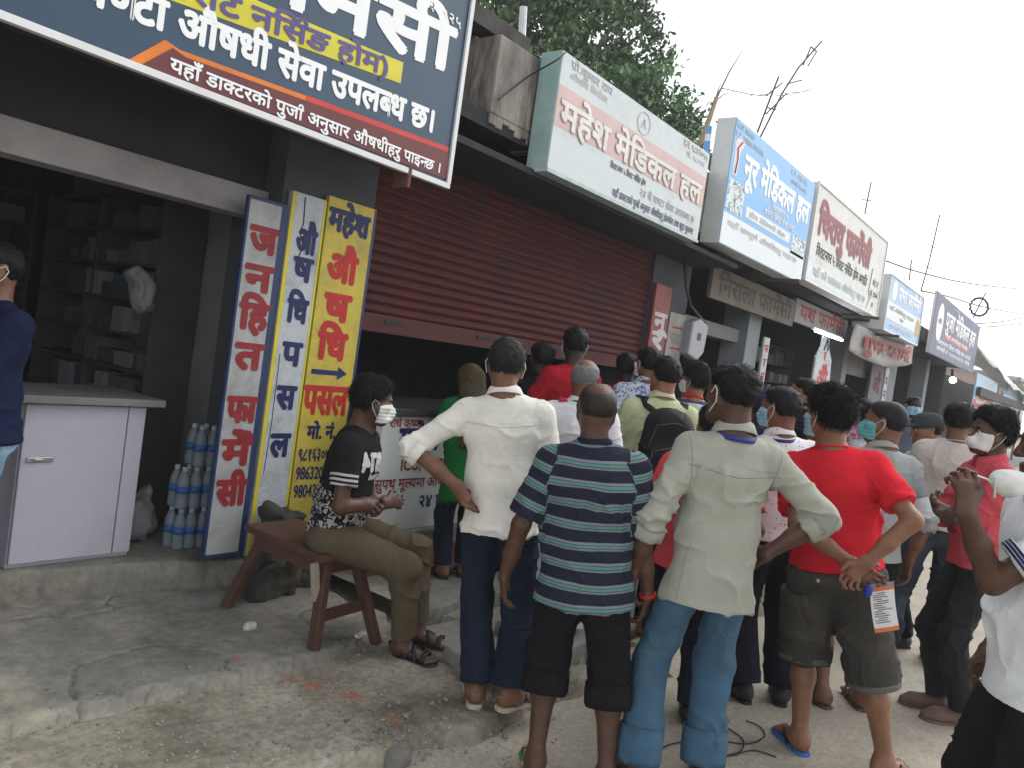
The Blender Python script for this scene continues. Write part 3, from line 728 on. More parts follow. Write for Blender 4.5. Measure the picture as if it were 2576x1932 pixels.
def shape(s):
    """list of (V, F, x) in em units and the total width"""
    out = []; x = 0.0; i = 0
    isC = lambda c: '\u0915' <= c <= '\u0939'
    isM = lambda c: ('\u093e' <= c <= '\u094c') or c in '\u0901\u0902\u0903\u0943'
    def put(g):
        nonlocal x
        out.append((g[0], g[1], x)); x += g[2]
    while i < len(s):
        c = s[i]
        if not isC(c): put(glyph(c)); i += 1; continue
        cons = [c]; i += 1
        while i+1 < len(s) and s[i] == VIR and isC(s[i+1]): cons.append(s[i+1]); i += 2
        sg = []
        while i < len(s) and isM(s[i]): sg.append(s[i]); i += 1
        reph = len(cons) > 1 and cons[0] == '\u0930'
        if reph: cons = cons[1:]
        rak = len(cons) > 1 and cons[-1] == '\u0930'
        if rak: cons = cons[:-1]
        if '\u093f' in sg: put(glyph('\u093f'))
        for q in cons[:-1]: put(half(q))
        put(glyph(cons[-1]))
        if rak: out.append((np.array([(-.36, .0), (-.33, -.05), (-.12, .17), (-.14, .22)]), [(0, 1, 2, 3)], x))
        for q in sg:
            if q != '\u093f': put(glyph(q))
        if reph:
            a = np.linspace(math.radians(200), math.radians(-10), 9); P = []
            for r in (.135, .075): P += [(-.16+r*math.cos(t), .74+r*.9*math.sin(t)) for t in a]
            V = np.array(P); out.append((V, [(k+1, k, k+9, k+10) for k in range(8)], x))
            out.append((np.array([(-.09, .60), (-.03, .60), (-.02, .73), (-.085, .73)]), [(0, 1, 2, 3)], x))
    return out, x
def text_geo(s, size, bold=0.0, width=None, slant=0.0):
    parts, w = shape(s); kx = (width/(w*size)) if width else 1.0
    V = []; Fc = []; z = []
    offs = [(0, 0)] if not bold else [(bold*math.cos(a), bold*math.sin(a)) for a in [math.pi*2*k/6 for k in range(6)]]
    for oi, (ox, oy) in enumerate(offs):
        for pi, (gv, gf, x) in enumerate(parts):
            b = len(V)
            for vx, vy in gv: V.append(((vx+x)*size*kx+ox*size+vy*size*slant, vy*size+oy*size)); z.append((oi*2+(pi % 2))*.00012)
            Fc += [tuple(b+q for q in f) for f in gf]
    return V, z, Fc, w*size*kx
def letters(parent, s, x, z, h, y, m, bold=.02, width=None, name='lettering', ex=(1, 0, 0), ey=(0, 0, 1), nz=(0, -1, 0), lift=.002, center=False, slant=0.0):
    """writing at world (x, y, z) = left end of the baseline; h = height of the letters"""
    V, dz, Fc, w = text_geo(s, h/.64, bold, width, slant)
    if not V: return None
    ex, ey, nz = (np.array(q, float) for q in (ex, ey, nz)); o = np.array([x, y, z], float)-np.array(parent.matrix_world.translation if parent.parent else parent.location)
    if center: o = o-ex*w/2
    P = [o+ex*a+ey*b+nz*(lift+d) for (a, b), d in zip(V, dz)]
    return mesh_obj(name, P, Fc, m, parent)

# ------------------------------------------------------------------ ground
def smooth(a): a = np.clip(a, 0, 1); return a*a*(3-2*a)
def vn2(x, y, f, s): return vnoise(np.stack([x*f, y*f, np.full_like(x, .37*s)], -1), s)
YC = np.array([(-2, 2.6), (.3, 2.45), (1.81, 2.16), (2.19, 2.1), (2.46, 2.05), (2.67, 1.95), (2.88, 1.98), (3.13, 2.0), (3.47, 1.93), (3.9, 1.92), (4.83, 1.93), (6.23, 1.84), (9, 1.8)])
YL = np.array([(-2, 2.9), (1.16, 2.88), (1.75, 2.86), (2.15, 2.81), (2.41, 2.79), (2.7, 2.82), (3.0, 2.95), (3.3, 3.08), (9, 3.3)])
def ground_h(x, y, full=True):
    """height and kind (0 dirt and broken concrete, 1 grey slab) of the shop front pavement"""
    jl = vn2(x, y, 4, 1)*.035+vn2(x, y, 11, 2)*.011
    j = vn2(x, y, 7, 1)*.035+vn2(x, y, 23, 2)*.014+vn2(x, y, 55, 9)*.006
    yc = np.interp(x, YC[:, 0], YC[:, 1])+jl*1.5+vn2(x, y, 45, 9)*.004
    z = -.03+.03*0+np.zeros_like(x); kind = np.zeros_like(x)
    ap = smooth((y-yc)/.02)
    base = .088+.022*np.clip((y-yc)/.8, 0, 1)+vn2(x, y, 2.2, 3)*.012+vn2(x, y, 9, 4)*.006+vn2(x, y, 30, 5)*.0035+vn2(x, y, 80, 6)*.0012
    z = np.where(ap > 0, -.03+(base+.03)*ap, z)
    # broken plates in front of the raised slab
    cx, cy = x/.42, y/.34; d1 = np.full_like(x, 9.); d2 = d1.copy(); hid = np.zeros_like(x)
    ix, iy = np.floor(cx), np.floor(cy)
    for a in (-1, 0, 1):
        for b in (-1, 0, 1):
            q = np.stack([ix+a+.5, iy+b+.5, np.zeros_like(ix)], -1)
            px = ix+a+.5+.45*vnoise(q*7.31, 3); py = iy+b+.5+.45*vnoise(q*5.17, 4)
            d = np.hypot(cx-px, cy-py); n = d < d1
            d2 = np.where(n, d1, np.minimum(d2, d)); d1 = np.where(n, d, d1); hid = np.where(n, vnoise(q*3.77, 8), hid)
    pl = (x > 2.95+.1*vn2(x, y, 3, 12)) & (y > yc+.06) & (y < 2.9)
    e = d2-d1+vn2(x, y, 30, 13)*.05
    z = np.where(pl, np.where(e < .07, .06, .115+hid*.045+vn2(x, y, 40, 14)*.003), z); kind = np.where(pl & (e >= .07), .45, kind)
    # left slab
    yl = np.interp(x, YL[:, 0], YL[:, 1])+jl*1.1+vn2(x, y, 45, 9)*.004
    sl = (y > yl) & (x < 3.1+.1*vn2(x, y, 4, 15))
    cr = np.abs(vn2(x, y, 1.7, 16)+.25*vn2(x, y, 8, 17))
    zs = .158+vn2(x, y, 1.4, 18)*.006+vn2(x, y, 18, 19)*.0015-np.where((cr < .022) & (vn2(x, y, .9, 21) > -.35), .03, 0)
    zs = zs-np.clip(.035-(y-yl), 0, .035)*(.5+.5*vn2(x, y, 12, 20))
    z = np.where(sl, zs, z); kind = np.where(sl, 1., kind)
    # step in front of the open shop
    ys = np.interp(x, [-2, 1.55, 2.2, 2.72, 3.0], [4.2, 4.06, 3.95, 3.79, 3.75])+jl*.4
    st = (y > ys) & (x < 2.95) & full
    z = np.where(st, .302+vn2(x, y, 10, 22)*.004-np.clip(.04-(y-ys), 0, .04)*.5, z); kind = np.where(st, .8, kind)
    # raised slab before the half-open shutter and on along the row
    xr = 3.2+j*1.2+.12*(y-2.9); yr = 2.86+j*.4
    sr = (y > yr) & (x > xr) & full
    z = np.where(sr, .205+vn2(x, y, 3, 23)*.004+vn2(x, y, 25, 24)*.001, z); kind = np.where(sr, .9, kind)
    return z, kind
def ground_mat():
    m = bpy.data.materials.new('broken_pavement'); m.use_nodes = True; N = m.node_tree.nodes; L = m.node_tree.links; b = N['Principled BSDF']
    b.inputs['Roughness'].default_value = .85; b.inputs['Specular IOR Level'].default_value = .3
    tc = N.new('ShaderNodeTexCoord'); at = N.new('ShaderNodeAttribute'); at.attribute_name = 'kind'; rd = N.new('ShaderNodeAttribute'); rd.attribute_name = 'stain'
    def noise(sc, det=7, rg=.65):
        n = N.new('ShaderNodeTexNoise'); n.inputs['Scale'].default_value = sc; n.inputs['Detail'].default_value = det; n.inputs['Roughness'].default_value = rg; L.new(tc.outputs['Object'], n.inputs[0]); return n.outputs[0]
    def ramp(f, pts):
        r = N.new('ShaderNodeValToRGB'); E = r.color_ramp.elements
        E[0].position, E[0].color = pts[0][0], (*pts[0][1], 1); E[1].position, E[1].color = pts[-1][0], (*pts[-1][1], 1)
        for p, c in pts[1:-1]:
            e = E.new(p); e.color = (*c, 1)
        L.new(f, r.inputs[0]); return r.outputs[0]
    def mix(f, a, c, t='MIX'):
        x = N.new('ShaderNodeMix'); x.data_type = 'RGBA'; x.blend_type = t
        if isinstance(f, float): x.inputs[0].default_value = f
        else: L.new(f, x.inputs[0])
        for k, q in ((6, a), (7, c)):
            if isinstance(q, tuple): x.inputs[k].default_value = (*q, 1)
            else: L.new(q, x.inputs[k])
        return x.outputs[2]
    dirt = ramp(noise(2.6), [(.32, (.125, .108, .082)), (.46, (.215, .195, .155)), (.6, (.30, .275, .225)), (.72, (.37, .345, .29))])
    dirt = mix(.55, dirt, ramp(noise(34, 5), [(.35, (.5, .48, .45)), (.65, (1.25, 1.25, 1.25))]), 'MULTIPLY')
    slab = ramp(noise(1.7), [(.3, (.075, .072, .062)), (.42, (.15, .148, .134)), (.54, (.205, .20, .178)), (.63, (.29, .27, .215)), (.75, (.35, .32, .255))])
    slab = mix(.5, slab, ramp(noise(22, 6), [(.35, (.55, .55, .55)), (.65, (1.25, 1.25, 1.25))]), 'MULTIPLY')
    v = N.new('ShaderNodeTexVoronoi'); v.inputs['Scale'].default_value = 42; L.new(tc.outputs['Object'], v.inputs['Vector'])
    lt = N.new('ShaderNodeMath'); lt.operation = 'LESS_THAN'; lt.inputs[1].default_value = .17; L.new(v.outputs['Distance'], lt.inputs[0])
    mk = N.new('ShaderNodeMath'); mk.operation = 'MULTIPLY'; L.new(lt.outputs[0], mk.inputs[0]); g = N.new('ShaderNodeMath'); g.operation = 'GREATER_THAN'; g.inputs[1].default_value = .5; L.new(noise(3.1), g.inputs[0]); L.new(g.outputs[0], mk.inputs[1])
    dirt = mix(mk.outputs[0], dirt, (.42, .4, .36))
    c = mix(at.outputs['Fac'], dirt, slab)
    c = mix(rd.outputs['Fac'], c, (.33, .085, .035))
    L.new(c, b.inputs['Base Color'])
    bp = N.new('ShaderNodeBump'); bp.inputs['Strength'].default_value = .5; bp.inputs['Distance'].default_value = .008; L.new(noise(70, 6), bp.inputs['Height']); L.new(bp.outputs[0], b.inputs['Normal'])
    return m
def ground_sheet(x0, x1, y0, y1, d):
    nx, ny = int((x1-x0)/d)+1, int((y1-y0)/d)+1
    X, Y = np.meshgrid(np.linspace(x0, x1, nx), np.linspace(y0, y1, ny), indexing='ij')
    Z, K = ground_h(X, Y, False)
    i = np.arange(nx*ny).reshape(nx, ny)
    Fq = np.stack([i[:-1, :-1], i[1:, :-1], i[1:, 1:], i[:-1, 1:]], -1).reshape(-1, 4)
    o = mesh_obj('pavement', np.stack([X, Y, Z], -1).reshape(-1, 3), Fq, ground_mat())
    o['kind'] = 'structure'; fattr(o, 'kind', K.ravel())
    st = np.zeros_like(X)
    for sx, sy, a, b2 in ((2.28, 2.74, .05, .03), (2.33, 2.62, .055, .032), (2.39, 2.45, .055, .036), (2.40, 2.2, .04, .03), (2.12, 2.93, .03, .02)):
        # stains run along the picture of spilt betel juice: ellipses with ragged rims
        u = ((X-sx)*.606-(Y-sy)*.795)/a; v = ((X-sx)*.795+(Y-sy)*.606)/b2
        st = np.maximum(st, np.clip(1.15-np.hypot(u, v)+.5*vn2(X, Y, 45, 31), 0, .75))
    fattr(o, 'stain', st.ravel()); return o
gs = ground_sheet(.25, 8.6, 1.5, 4.3, .0135)
def ledge(name, xs, ys, zt, zb, yb, kind, seed):
    """a concrete step: chipped front edge, riser, top"""
    n = len(xs); xs = np.array(xs); ys = np.array(ys)
    e = vn2(xs, xs*0, 5, seed)*.018+vn2(xs, xs*0, 17, seed+1)*.007+vn2(xs, xs*0, 60, seed+2)*.0025; chip = np.clip(vn2(xs, xs*0, 9, seed+3)-.25, 0, 1)*.05
    rows = [(ys+e+vn2(xs, xs*0, 14, seed+7)*.006, zb+xs*0), (ys+e+vn2(xs, xs*0+3, 21, seed+5)*.006, (zt+zb)/2+xs*0), (ys+e+.002, zt-.012-chip), (ys+e+.008+chip, zt-.003-chip*.3), (ys+e+.04+chip, zt+vn2(xs, xs*0, 6, seed+4)*.003), (ys*.5+yb*.5, zt+vn2(xs, xs*0, 4, seed+6)*.004), (yb+xs*0, zt+xs*0)]
    V = np.concatenate([np.stack([xs, y, z], -1) for y, z in rows]); i = np.arange(len(rows)*n).reshape(len(rows), n)
    Fq = np.stack([i[:-1, :-1], i[:-1, 1:], i[1:, 1:], i[1:, :-1]], -1).reshape(-1, 4)
    o = mesh_obj(name, V, Fq, gs.data.materials[0]); o['kind'] = 'structure'; fattr(o, 'kind', np.full(len(V), kind)); return o
x_ = np.linspace(-1.1, 2.94, 420); ledge('step', x_, np.interp(x_, [-2, 1.55, 2.2, 2.72, 3.0], [4.2, 4.06, 3.95, 3.79, 3.75]), .302, .1, 4.32, .8, 60)
x_ = np.linspace(3.2, 8.6, 520); ledge('raised_slab', x_, 2.86+.5*np.clip(3.3-x_, 0, 1), .205, -.02, 4.3, .9, 70)
road_m = mat('road_concrete', (.385, .35, .285), rough=.88, var=.10, scale=1.6, bump=.25, bscale=90, dirt=(.22, .20, .165), dirt_amt=.6, dirt_scale=2.3, grain=.28)
def struct(mb, name, m, **k):
    o = mb.build(name, m, **k); o['kind'] = 'structure'; return o
mb = MB(); mb.add([(-30, -60, 0), (220, -60, 0), (220, 60, 0), (-30, 60, 0)], [(0, 1, 2, 3)]); struct(mb, 'road', road_m)
conc = mat('concrete', (.22, .225, .215), rough=.9, var=.2, scale=4, bump=.3, bscale=40, dirt=(.08, .085, .075), dirt_amt=.6, dirt_scale=1.6)
mb = MB(); mb.box(8.55, 60, 2.86, 4.3, -.05, .2); struct(mb, 'footpath', conc)
def gz(x, y):
    z, _ = ground_h(np.array([float(x)]), np.array([float(y)])); return float(max(z[0], 0))

# ------------------------------------------------------------------ the row of shops
dark = mat('shade_dark', (.032, .033, .037), rough=.9, var=.25, scale=3)  # near-black base puts interior and under-canopy shade into the colour; small dark parts too
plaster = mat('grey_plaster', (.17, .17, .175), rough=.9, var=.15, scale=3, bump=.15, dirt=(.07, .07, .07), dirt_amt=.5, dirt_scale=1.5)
lint_m = mat('dusty_beam', (.28, .265, .27), rough=.85, var=.18, scale=3, dirt=(.12, .11, .11), dirt_amt=.5)
old_conc = mat('weathered_concrete', (.25, .225, .205), rough=.95, var=.5, scale=6, bump=.5, bscale=30, dirt=(.018, .02, .016), dirt_amt=1.0, dirt_scale=3.2, stretch=(1, 1, .3))
def wall(parent, name, m, *b, bevel=.004):
    for q in b:
        mb = MB(); mb.box(*q); o = mb.build(name, m, parent, bevel=bevel, world=True)
    return o
# shop A: the open one with the dark board above
A = thing('shop_building', 'dark open-fronted pharmacy with lintel and grey pillar at left of the row', 'shop', (1, 4.3, .3))
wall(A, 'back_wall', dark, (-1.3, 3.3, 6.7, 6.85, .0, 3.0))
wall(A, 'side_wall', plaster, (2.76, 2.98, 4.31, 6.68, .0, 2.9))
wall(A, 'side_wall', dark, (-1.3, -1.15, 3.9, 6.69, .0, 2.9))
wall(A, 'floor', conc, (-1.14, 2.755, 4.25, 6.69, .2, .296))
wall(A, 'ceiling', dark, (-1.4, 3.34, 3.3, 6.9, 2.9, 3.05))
wall(A, 'lintel', lint_m, (-1.14, 2.675, 3.95, 4.12, 2.24, 2.40))
wall(A, 'upper_wall', dark, (-1.14, 2.675, 4.0, 4.1, 2.402, 2.898))
slate = mat('slate_plaster', (.062, .067, .076), rough=.9, var=.2, scale=3)
wall(A, 'pillar', slate, (2.68, 3.36, 3.83, 4.3, .1, 2.898))
# shop B: the red shutter
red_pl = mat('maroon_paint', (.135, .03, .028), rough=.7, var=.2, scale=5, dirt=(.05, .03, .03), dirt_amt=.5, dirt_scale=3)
B_ = thing('shop_building', 'shop with half-lowered red roller shutter and stained concrete canopy', 'shop', (5.2, 4.2, .2))
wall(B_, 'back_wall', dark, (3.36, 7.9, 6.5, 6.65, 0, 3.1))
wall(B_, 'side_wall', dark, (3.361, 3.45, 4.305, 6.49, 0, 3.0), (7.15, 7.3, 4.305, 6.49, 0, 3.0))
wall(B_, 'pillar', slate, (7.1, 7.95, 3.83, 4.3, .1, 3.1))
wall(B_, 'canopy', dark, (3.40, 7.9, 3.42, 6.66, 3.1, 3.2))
wall(B_, 'shutter_box', dark, (3.37, 7.09, 3.88, 4.2, 2.86, 3.09)); wall(B_, 'soffit', dark, (3.365, 7.9, 3.30, 3.878, 2.895, 2.94))  # near-black colour carries the shade between sign box and shutter
wall(B_, 'beam', red_pl, (2.985, 3.36, 3.90, 4.29, 2.90, 3.08))
pr = MB(); pr.box(3.84, 7.9, 3.40, 3.62, 3.201, 3.70); pr.cur = 0
# uneven lower lip of the canopy face
xs = np.linspace(3.84, 7.9, 60)
for a, b in zip(xs[:-1], xs[1:]): pr.box(a, b-.0005, 3.402, 3.6, 3.2-.075-.03*math.sin(a*9)-.02*math.sin(a*31), 3.2005)
par = pr.build('parapet', old_conc, B_, bevel=.008, world=True)
wall(B_, 'parapet_return', old_conc, (3.842, 4.05, 3.622, 5.6, 3.12, 3.72))
wall(B_, 'roof_slab', mat('mossy_cap', (.06, .058, .055), rough=.95, var=.4, scale=5, bump=.4, bscale=40), (3.3, 4.29, 3.52, 6.8, 3.74, 3.86))
# corrugated shutter curtain
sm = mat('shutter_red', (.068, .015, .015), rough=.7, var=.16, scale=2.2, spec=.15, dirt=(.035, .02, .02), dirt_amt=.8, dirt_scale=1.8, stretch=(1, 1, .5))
def shutter(parent, x0, x1, y, z0, z1, m, pitch=.064):
    n = int((z1-z0)/pitch*8); vs = []
    prof = lambda t: .017*math.sin(math.pi*min(1, (t % 1)/.78)) if (t % 1) < .78 else -.004
    for k in range(n+1):
        z = z0+(z1-z0)*k/n; t = (z-z0)/pitch; yy = y-prof(t)
        for i in range(41):
            x = x0+(x1-x0)*i/40; w = float(vnoise(np.array([x*1.3, z*2.2, 3.]), 5))*.006+float(vnoise(np.array([x*4, z*9, 3.]), 6))*.002
            vs.append((x, yy+w-.004, z+w*.8))
    fs = [(k*41+i, k*41+i+1, k*41+42+i, k*41+41+i) for k in range(n) for i in range(40)]
    mb = MB(); mb.add(vs, fs); return mb.build('shutter', m, parent, world=True)
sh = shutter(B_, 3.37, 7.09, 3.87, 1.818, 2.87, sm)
mb = MB(); mb.box(3.37, 7.09, 3.862, 3.885, 1.72, 1.82); mb.box(3.37, 7.09, 3.845, 3.89, 1.70, 1.735)
bb = mb.build('bottom_bar', mat('shutter_bar', (.07, .022, .022), rough=.7, spec=.15, var=.2, scale=3, dirt=(.09, .04, .035), dirt_amt=.6), sh, bevel=.004); bb.location = -Vector(B_.location)
mb = MB()
for x in (3.6, 4.55, 5.6): mb.box(x, x+.16, 3.855, 3.87, 1.765, 1.79)
hb = mb.build('lift_slot', dark, sh); hb.location = -Vector(B_.location)
# counter of shop B
wp = mat('white_board', (.52, .55, .54), rough=.55, var=.08, scale=4, dirt=(.3, .32, .3), dirt_amt=.35, dirt_scale=2)
K = thing('shop_counter', 'white shop counter with painted blue and red writing under the red shutter', 'counter', (5, 3.6, .2))
wall(K, 'front_panel', wp, (3.365, 7.05, 3.5, 3.56, .46, 1.2), bevel=.006)
wall(K, 'counter_top', mat('dark_stone', (.035, .037, .04), rough=.35, var=.2), (3.365, 7.07, 3.46, 4.25, 1.2, 1.245))
wall(K, 'ledge', conc, (3.365, 7.06, 3.44, 4.25, .345, .46), bevel=.01)
wall(K, 'plinth', mat('red_plinth', (.19, .045, .035), rough=.8, var=.25, scale=6, dirt=(.09, .06, .05), dirt_amt=.6), (3.365, 7.05, 3.46, 4.2, .15, .345), bevel=.008)
blue_t = mat('navy_paint', (.012, .018, .085), rough=.6, var=.15, scale=20); red_t = mat('red_paint', (.40, .018, .02), rough=.6, var=.15, scale=20); dred_t = mat('crimson_paint', (.23, .018, .022), rough=.6, var=.18, scale=20)
letters(K, 'राधे कृष्णा', 3.42, 1.125, .05, 3.5, dred_t, .02); letters(K, 'सर्जिकल', 4.0, 1.13, .05, 3.5, dred_t, .02)
letters(K, 'महेश मेडिकल हल', 3.52, .985, .13, 3.5, blue_t, .05)
letters(K, 'ICU, NICU, OPD', 3.56, .85, .065, 3.5, dred_t, .025)
letters(K, 'सुपथ मूल्यमा औषधि पाइन्छ', 3.36, .735, .06, 3.5, dred_t, .022); letters(K, '२४ घण्टा सेवा', 3.77, .60, .075, 3.5, blue_t, .03)
# shop C: three dark bays further on
Cb = thing('shop_building', 'row of dark shop bays with grey pillars behind the crowd', 'shop', (12, 4.2, .2))
wall(Cb, 'back_wall', dark, (7.31, 26, 6.5, 6.65, 0, 3.2)); wall(Cb, 'canopy', dark, (7.96, 25, 3.42, 6.66, 3.06, 3.2))
pil = mat('grey_pillar', (.2, .215, .235), rough=.8, var=.12, scale=3)
for x0, x1 in ((9.98, 10.42), (14.6, 14.9), (17.9, 18.9), (22.2, 22.6)): wall(Cb, 'pillar', pil, (x0, x1, 3.9, 4.25, .1, 3.055))
wall(Cb, 'partition', dark, (10.4, 10.5, 4.26, 6.49, .1, 3.05), (14.7, 14.8, 4.26, 6.49, .1, 3.05), (18.3, 18.4, 4.26, 6.49, .1, 3.05), (24.8, 25, 3.9, 6.49, .1, 3.05))
wall(Cb, 'parapet', old_conc, (7.95, 25, 3.44, 3.6, 3.202, 3.5))
wall(Cb, 'bay_counter', mat('bay_counter', (.09, .095, .1), rough=.6), (8.1, 9.9, 3.95, 4.4, .2, 1.2), (10.5, 14.5, 3.95, 4.4, .2, 1.2), (15, 17.8, 3.95, 4.4, .2, 1.2))
wall(Cb, 'lintel', plaster, (7.96, 9.97, 4.0, 4.2, 2.25, 2.42), (15, 17.85, 3.95, 4.05, 2.2, 3.05))
# ------------------------------------------------------------------ signs
alu = mat('white_frame', (.62, .62, .63), rough=.5, var=.06, spec=.4)
white_t = mat('white_letter', (.78, .79, .8), rough=.5, var=.04)
black_t = mat('black_letter', (.03, .032, .04), rough=.6); gray_t = mat('faded_letter', (.36, .37, .38), rough=.7); pale_t = mat('pale_letter', (.5, .52, .52), rough=.7)
def sign_box(name, label, x0, x1, z0, z1, y, d, face, side, frame=0.0, frame_m=None):
    t = thing(name, label, 'sign', ((x0+x1)/2, y+d/2, z0))
    mb = MB(); mb.box(x0+.004, x1-.004, y, y+.008, z0+.004, z1-.004); mb.build('face_panel', face, t, world=True)
    mb = MB(); mb.box(x0, x1, y+.0085, y+d, z0, z1); mb.build('box', side, t, bevel=.004, world=True)
    if frame:
        f = frame; q = MB()
        for b in ((x0-f*.2, x1+f*.2, z1-f*.6, z1+f*.4), (x0-f*.2, x1+f*.2, z0-f*.4, z0+f*.6)): q.box(b[0], b[1], y-.014, y+.02, b[2], b[3])
        for b in ((x0-f*.3, x0+f*.7), (x1-f*.7, x1+f*.3)): q.box(b[0], b[1], y-.0145, y+.021, z0+f*.605, z1-f*.605)
        q.build('frame', frame_m or alu, t, bevel=.002, world=True)
    return t
def flat(parent, pts, y, m, name='band', t=.0016, lift=.0):
    mb = MB(); mb.prism([(p[0], p[1]) for p in pts], (0, y-lift, 0), (1, 0, 0), (0, 0, 1), (0, -1, 0), t); return mb.build(name, m, parent, world=True)
def rect(x0, x1, z0, z1): return [(x0, z0), (x1, z0), (x1, z1), (x0, z1)]

navy_face = mat('navy_vinyl', (.016, .047, .088), rough=.42, var=.14, scale=1.1, spec=.4, bump=.25, bscale=4)
S1 = sign_box('shop_sign', 'large dark blue board with white lettering and maroon strip over the open pharmacy', -1.4, 3.33, 2.585, 3.95, 3.2, .12, navy_face, dark, .03)
flat(S1, [(1.47, 2.606), (3.308, 2.622), (3.29, 2.80), (1.665, 2.72), (1.60, 2.735)], 3.2, mat('orange_vinyl', (.62, .17, .02), rough=.45), 'orange_edge')
flat(S1, [(2.3, 2.612), (3.309, 2.6225), (3.291, 2.802), (2.3, 2.754)], 3.198, mat('red_vinyl', (.50, .035, .03), rough=.45), 'red_edge')
flat(S1, [(1.52, 2.605), (3.309, 2.6215), (3.298, 2.775), (1.69, 2.70), (1.635, 2.715)], 3.196, mat('maroon_vinyl', (.125, .026, .028), rough=.45, var=.1), 'maroon_strip')
flat(S1, [(.4, 2.78), (2.55, 2.985), (2.87, 3.015), (2.87, 3.125), (2.55, 3.10), (.4, 2.95)], 3.2, mat('yellow_vinyl', (.56, .50, .03), rough=.45), 'yellow_strip')
letters(S1, 'यहाँ डाक्टरको पुर्जा अनुसार औषधीहरु पाइन्छ ।', 1.63, 2.622, .052, 3.194, white_t, .03, width=1.62, ex=(1, 0, .012))
letters(S1, '२४ घण्टा औषधी सेवा उपलब्ध छ।', 1.02, 2.738, .115, 3.2, white_t, .04, width=2.14, ex=(1, 0, .05))
purp = mat('violet_letter', (.09, .07, .22), rough=.5)
letters(S1, '(विराट नर्सिङ होम)', 1.45, 2.905, .083, 3.1975, purp, .035, width=1.33, ex=(1, 0, .085))
letters(S1, 'जनहित फार्मेसी', -.2, 2.90, .235, 3.2, white_t, .045, width=3.42, ex=(1, 0, .09))
letters(S1, '९८४२०२७९२५', 2.72, 3.455, .048, 3.2, white_t, .02, width=.54, ex=(1, 0, .02))
mb = MB(); mb.box(3.0, 3.022, 3.182, 3.3, 2.50, 2.61); mb.build('bracket', mat('rust', (.14, .06, .04), rough=.9, var=.3), S1, bevel=.003, world=True)

teal = mat('sea_green_sheet', (.27, .42, .40), rough=.6, var=.1, scale=4, dirt=(.5, .55, .53), dirt_amt=.4)
wface = mat('faded_white_face', (.55, .60, .61), rough=.55, var=.06, scale=3, dirt=(.36, .39, .39), dirt_amt=.6, dirt_scale=3, bump=.3, bscale=5, stretch=(.5, 1, 1))
pink = mat('faded_pink', (.57, .41, .39), rough=.6, var=.08, scale=4)
S2 = sign_box('shop_sign', 'faded white sign box with pink band and sea green side above the red shutter', 4.25, 6.66, 2.95, 3.735, 3.2, .18, wface, teal)
flat(S2, rect(4.256, 6.654, 3.245, 3.515), 3.2, pink)
def outlined(p, s, x, z, h, y, m, o, b, width, **k):
    letters(p, s, x, z, h, y, o, b+.035, width=width, name='letter_outline', **k); letters(p, s, x, z, h, y-.004, m, b, width=width, **k)
outlined(S2, 'महेश मेडिकल हल', 4.31, 3.26, .165, 3.198, mat('cream_letter', (.66, .64, .60), rough=.6), mat('rose_outline', (.47, .36, .34), rough=.6), .035, 2.27)
letters(S2, 'विराटनगर ५ विराट नर्सिङ होम', 5.02, 3.165, .04, 3.2, mat('slate_letter', (.12, .14, .18)), .02, width=.56)
letters(S2, '२४ सै घण्टा सेवा उपलब्ध छ', 5.5, 3.075, .055, 3.2, gray_t, .012, width=1.03)
letters(S2, 'यहाँ डाक्टरको पुर्जा अनुसार औषधिहरु होलसेल तथा खुद्रा मूल्यमा', 5.1, 2.975, .05, 3.2, mat('slate_letter', (.12, .14, .18)), .018, width=1.44)
letters(S2, 'प्रो.कुमार राय', 4.36, 3.655, .05, 3.2, gray_t, .014, width=.55); letters(S2, 'औषधि बिक्रेता', 4.36, 3.585, .04, 3.2, pale_t, .014, width=.5)
letters(S2, 'द.नं. ९८४२०५५', 6.12, 3.66, .05, 3.2, gray_t, .02, width=.5); letters(S2, 'मो. ९८०४३', 6.2, 3.59, .04, 3.2, pale_t, .014, width=.38)
b = MB(); c = (5.42, 3.1985, 3.615); n = 28
b.tube([(c[0]+.10*math.cos(2*math.pi*k/n), c[1], c[2]+.085*math.sin(2*math.pi*k/n)) for k in range(n+1)], .003, 5); b.tube([(5.39, 3.198, 3.58), (5.42, 3.198, 3.65), (5.45, 3.198, 3.58)], .003, 5); b.build('emblem', gray_t, S2, world=True)
b = MB(); b.box(4.245, 6.66, 3.19, 3.385, 2.925, 2.949); b.build('torn_hem', mat('pale_sheet', (.42, .5, .5), rough=.6, var=.2, scale=8), S2, world=True)

sky_blue = mat('sky_blue_face', (.13, .36, .66), rough=.4, var=.05, scale=2)
side_w = mat('white_side', (.58, .60, .6), rough=.55, var=.08, scale=3, dirt=(.4, .4, .38), dirt_amt=.4)
S3 = sign_box('shop_sign', 'sky blue sign box with white lettering and small pictures, next along the row', 7.12, 9.62, 3.02, 4.225, 3.2, .2, sky_blue, side_w)
flat(S3, rect(7.13, 9.61, 3.03, 3.33), 3.2, mat('white_strip', (.66, .69, .71), rough=.5, var=.04))
flat(S3, rect(7.66, 9.02, 3.39, 3.50), 3.2, mat('white_strip', (.66, .69, .71)), 'text_box')
picm = spot_mat('tiny_picture', (.6, .66, .68), (.16, .2, .22), scale=14, thresh_noise=.54, rough=.5)
flat(S3, rect(7.15, 7.56, 3.36, 3.66), 3.2, picm, 'picture'); flat(S3, rect(9.1, 9.58, 3.30, 3.52), 3.2, picm, 'picture')
letters(S3, 'नूर मेडिकल हल', 7.46, 3.725, .235, 3.2, white_t, .045, width=2.08)
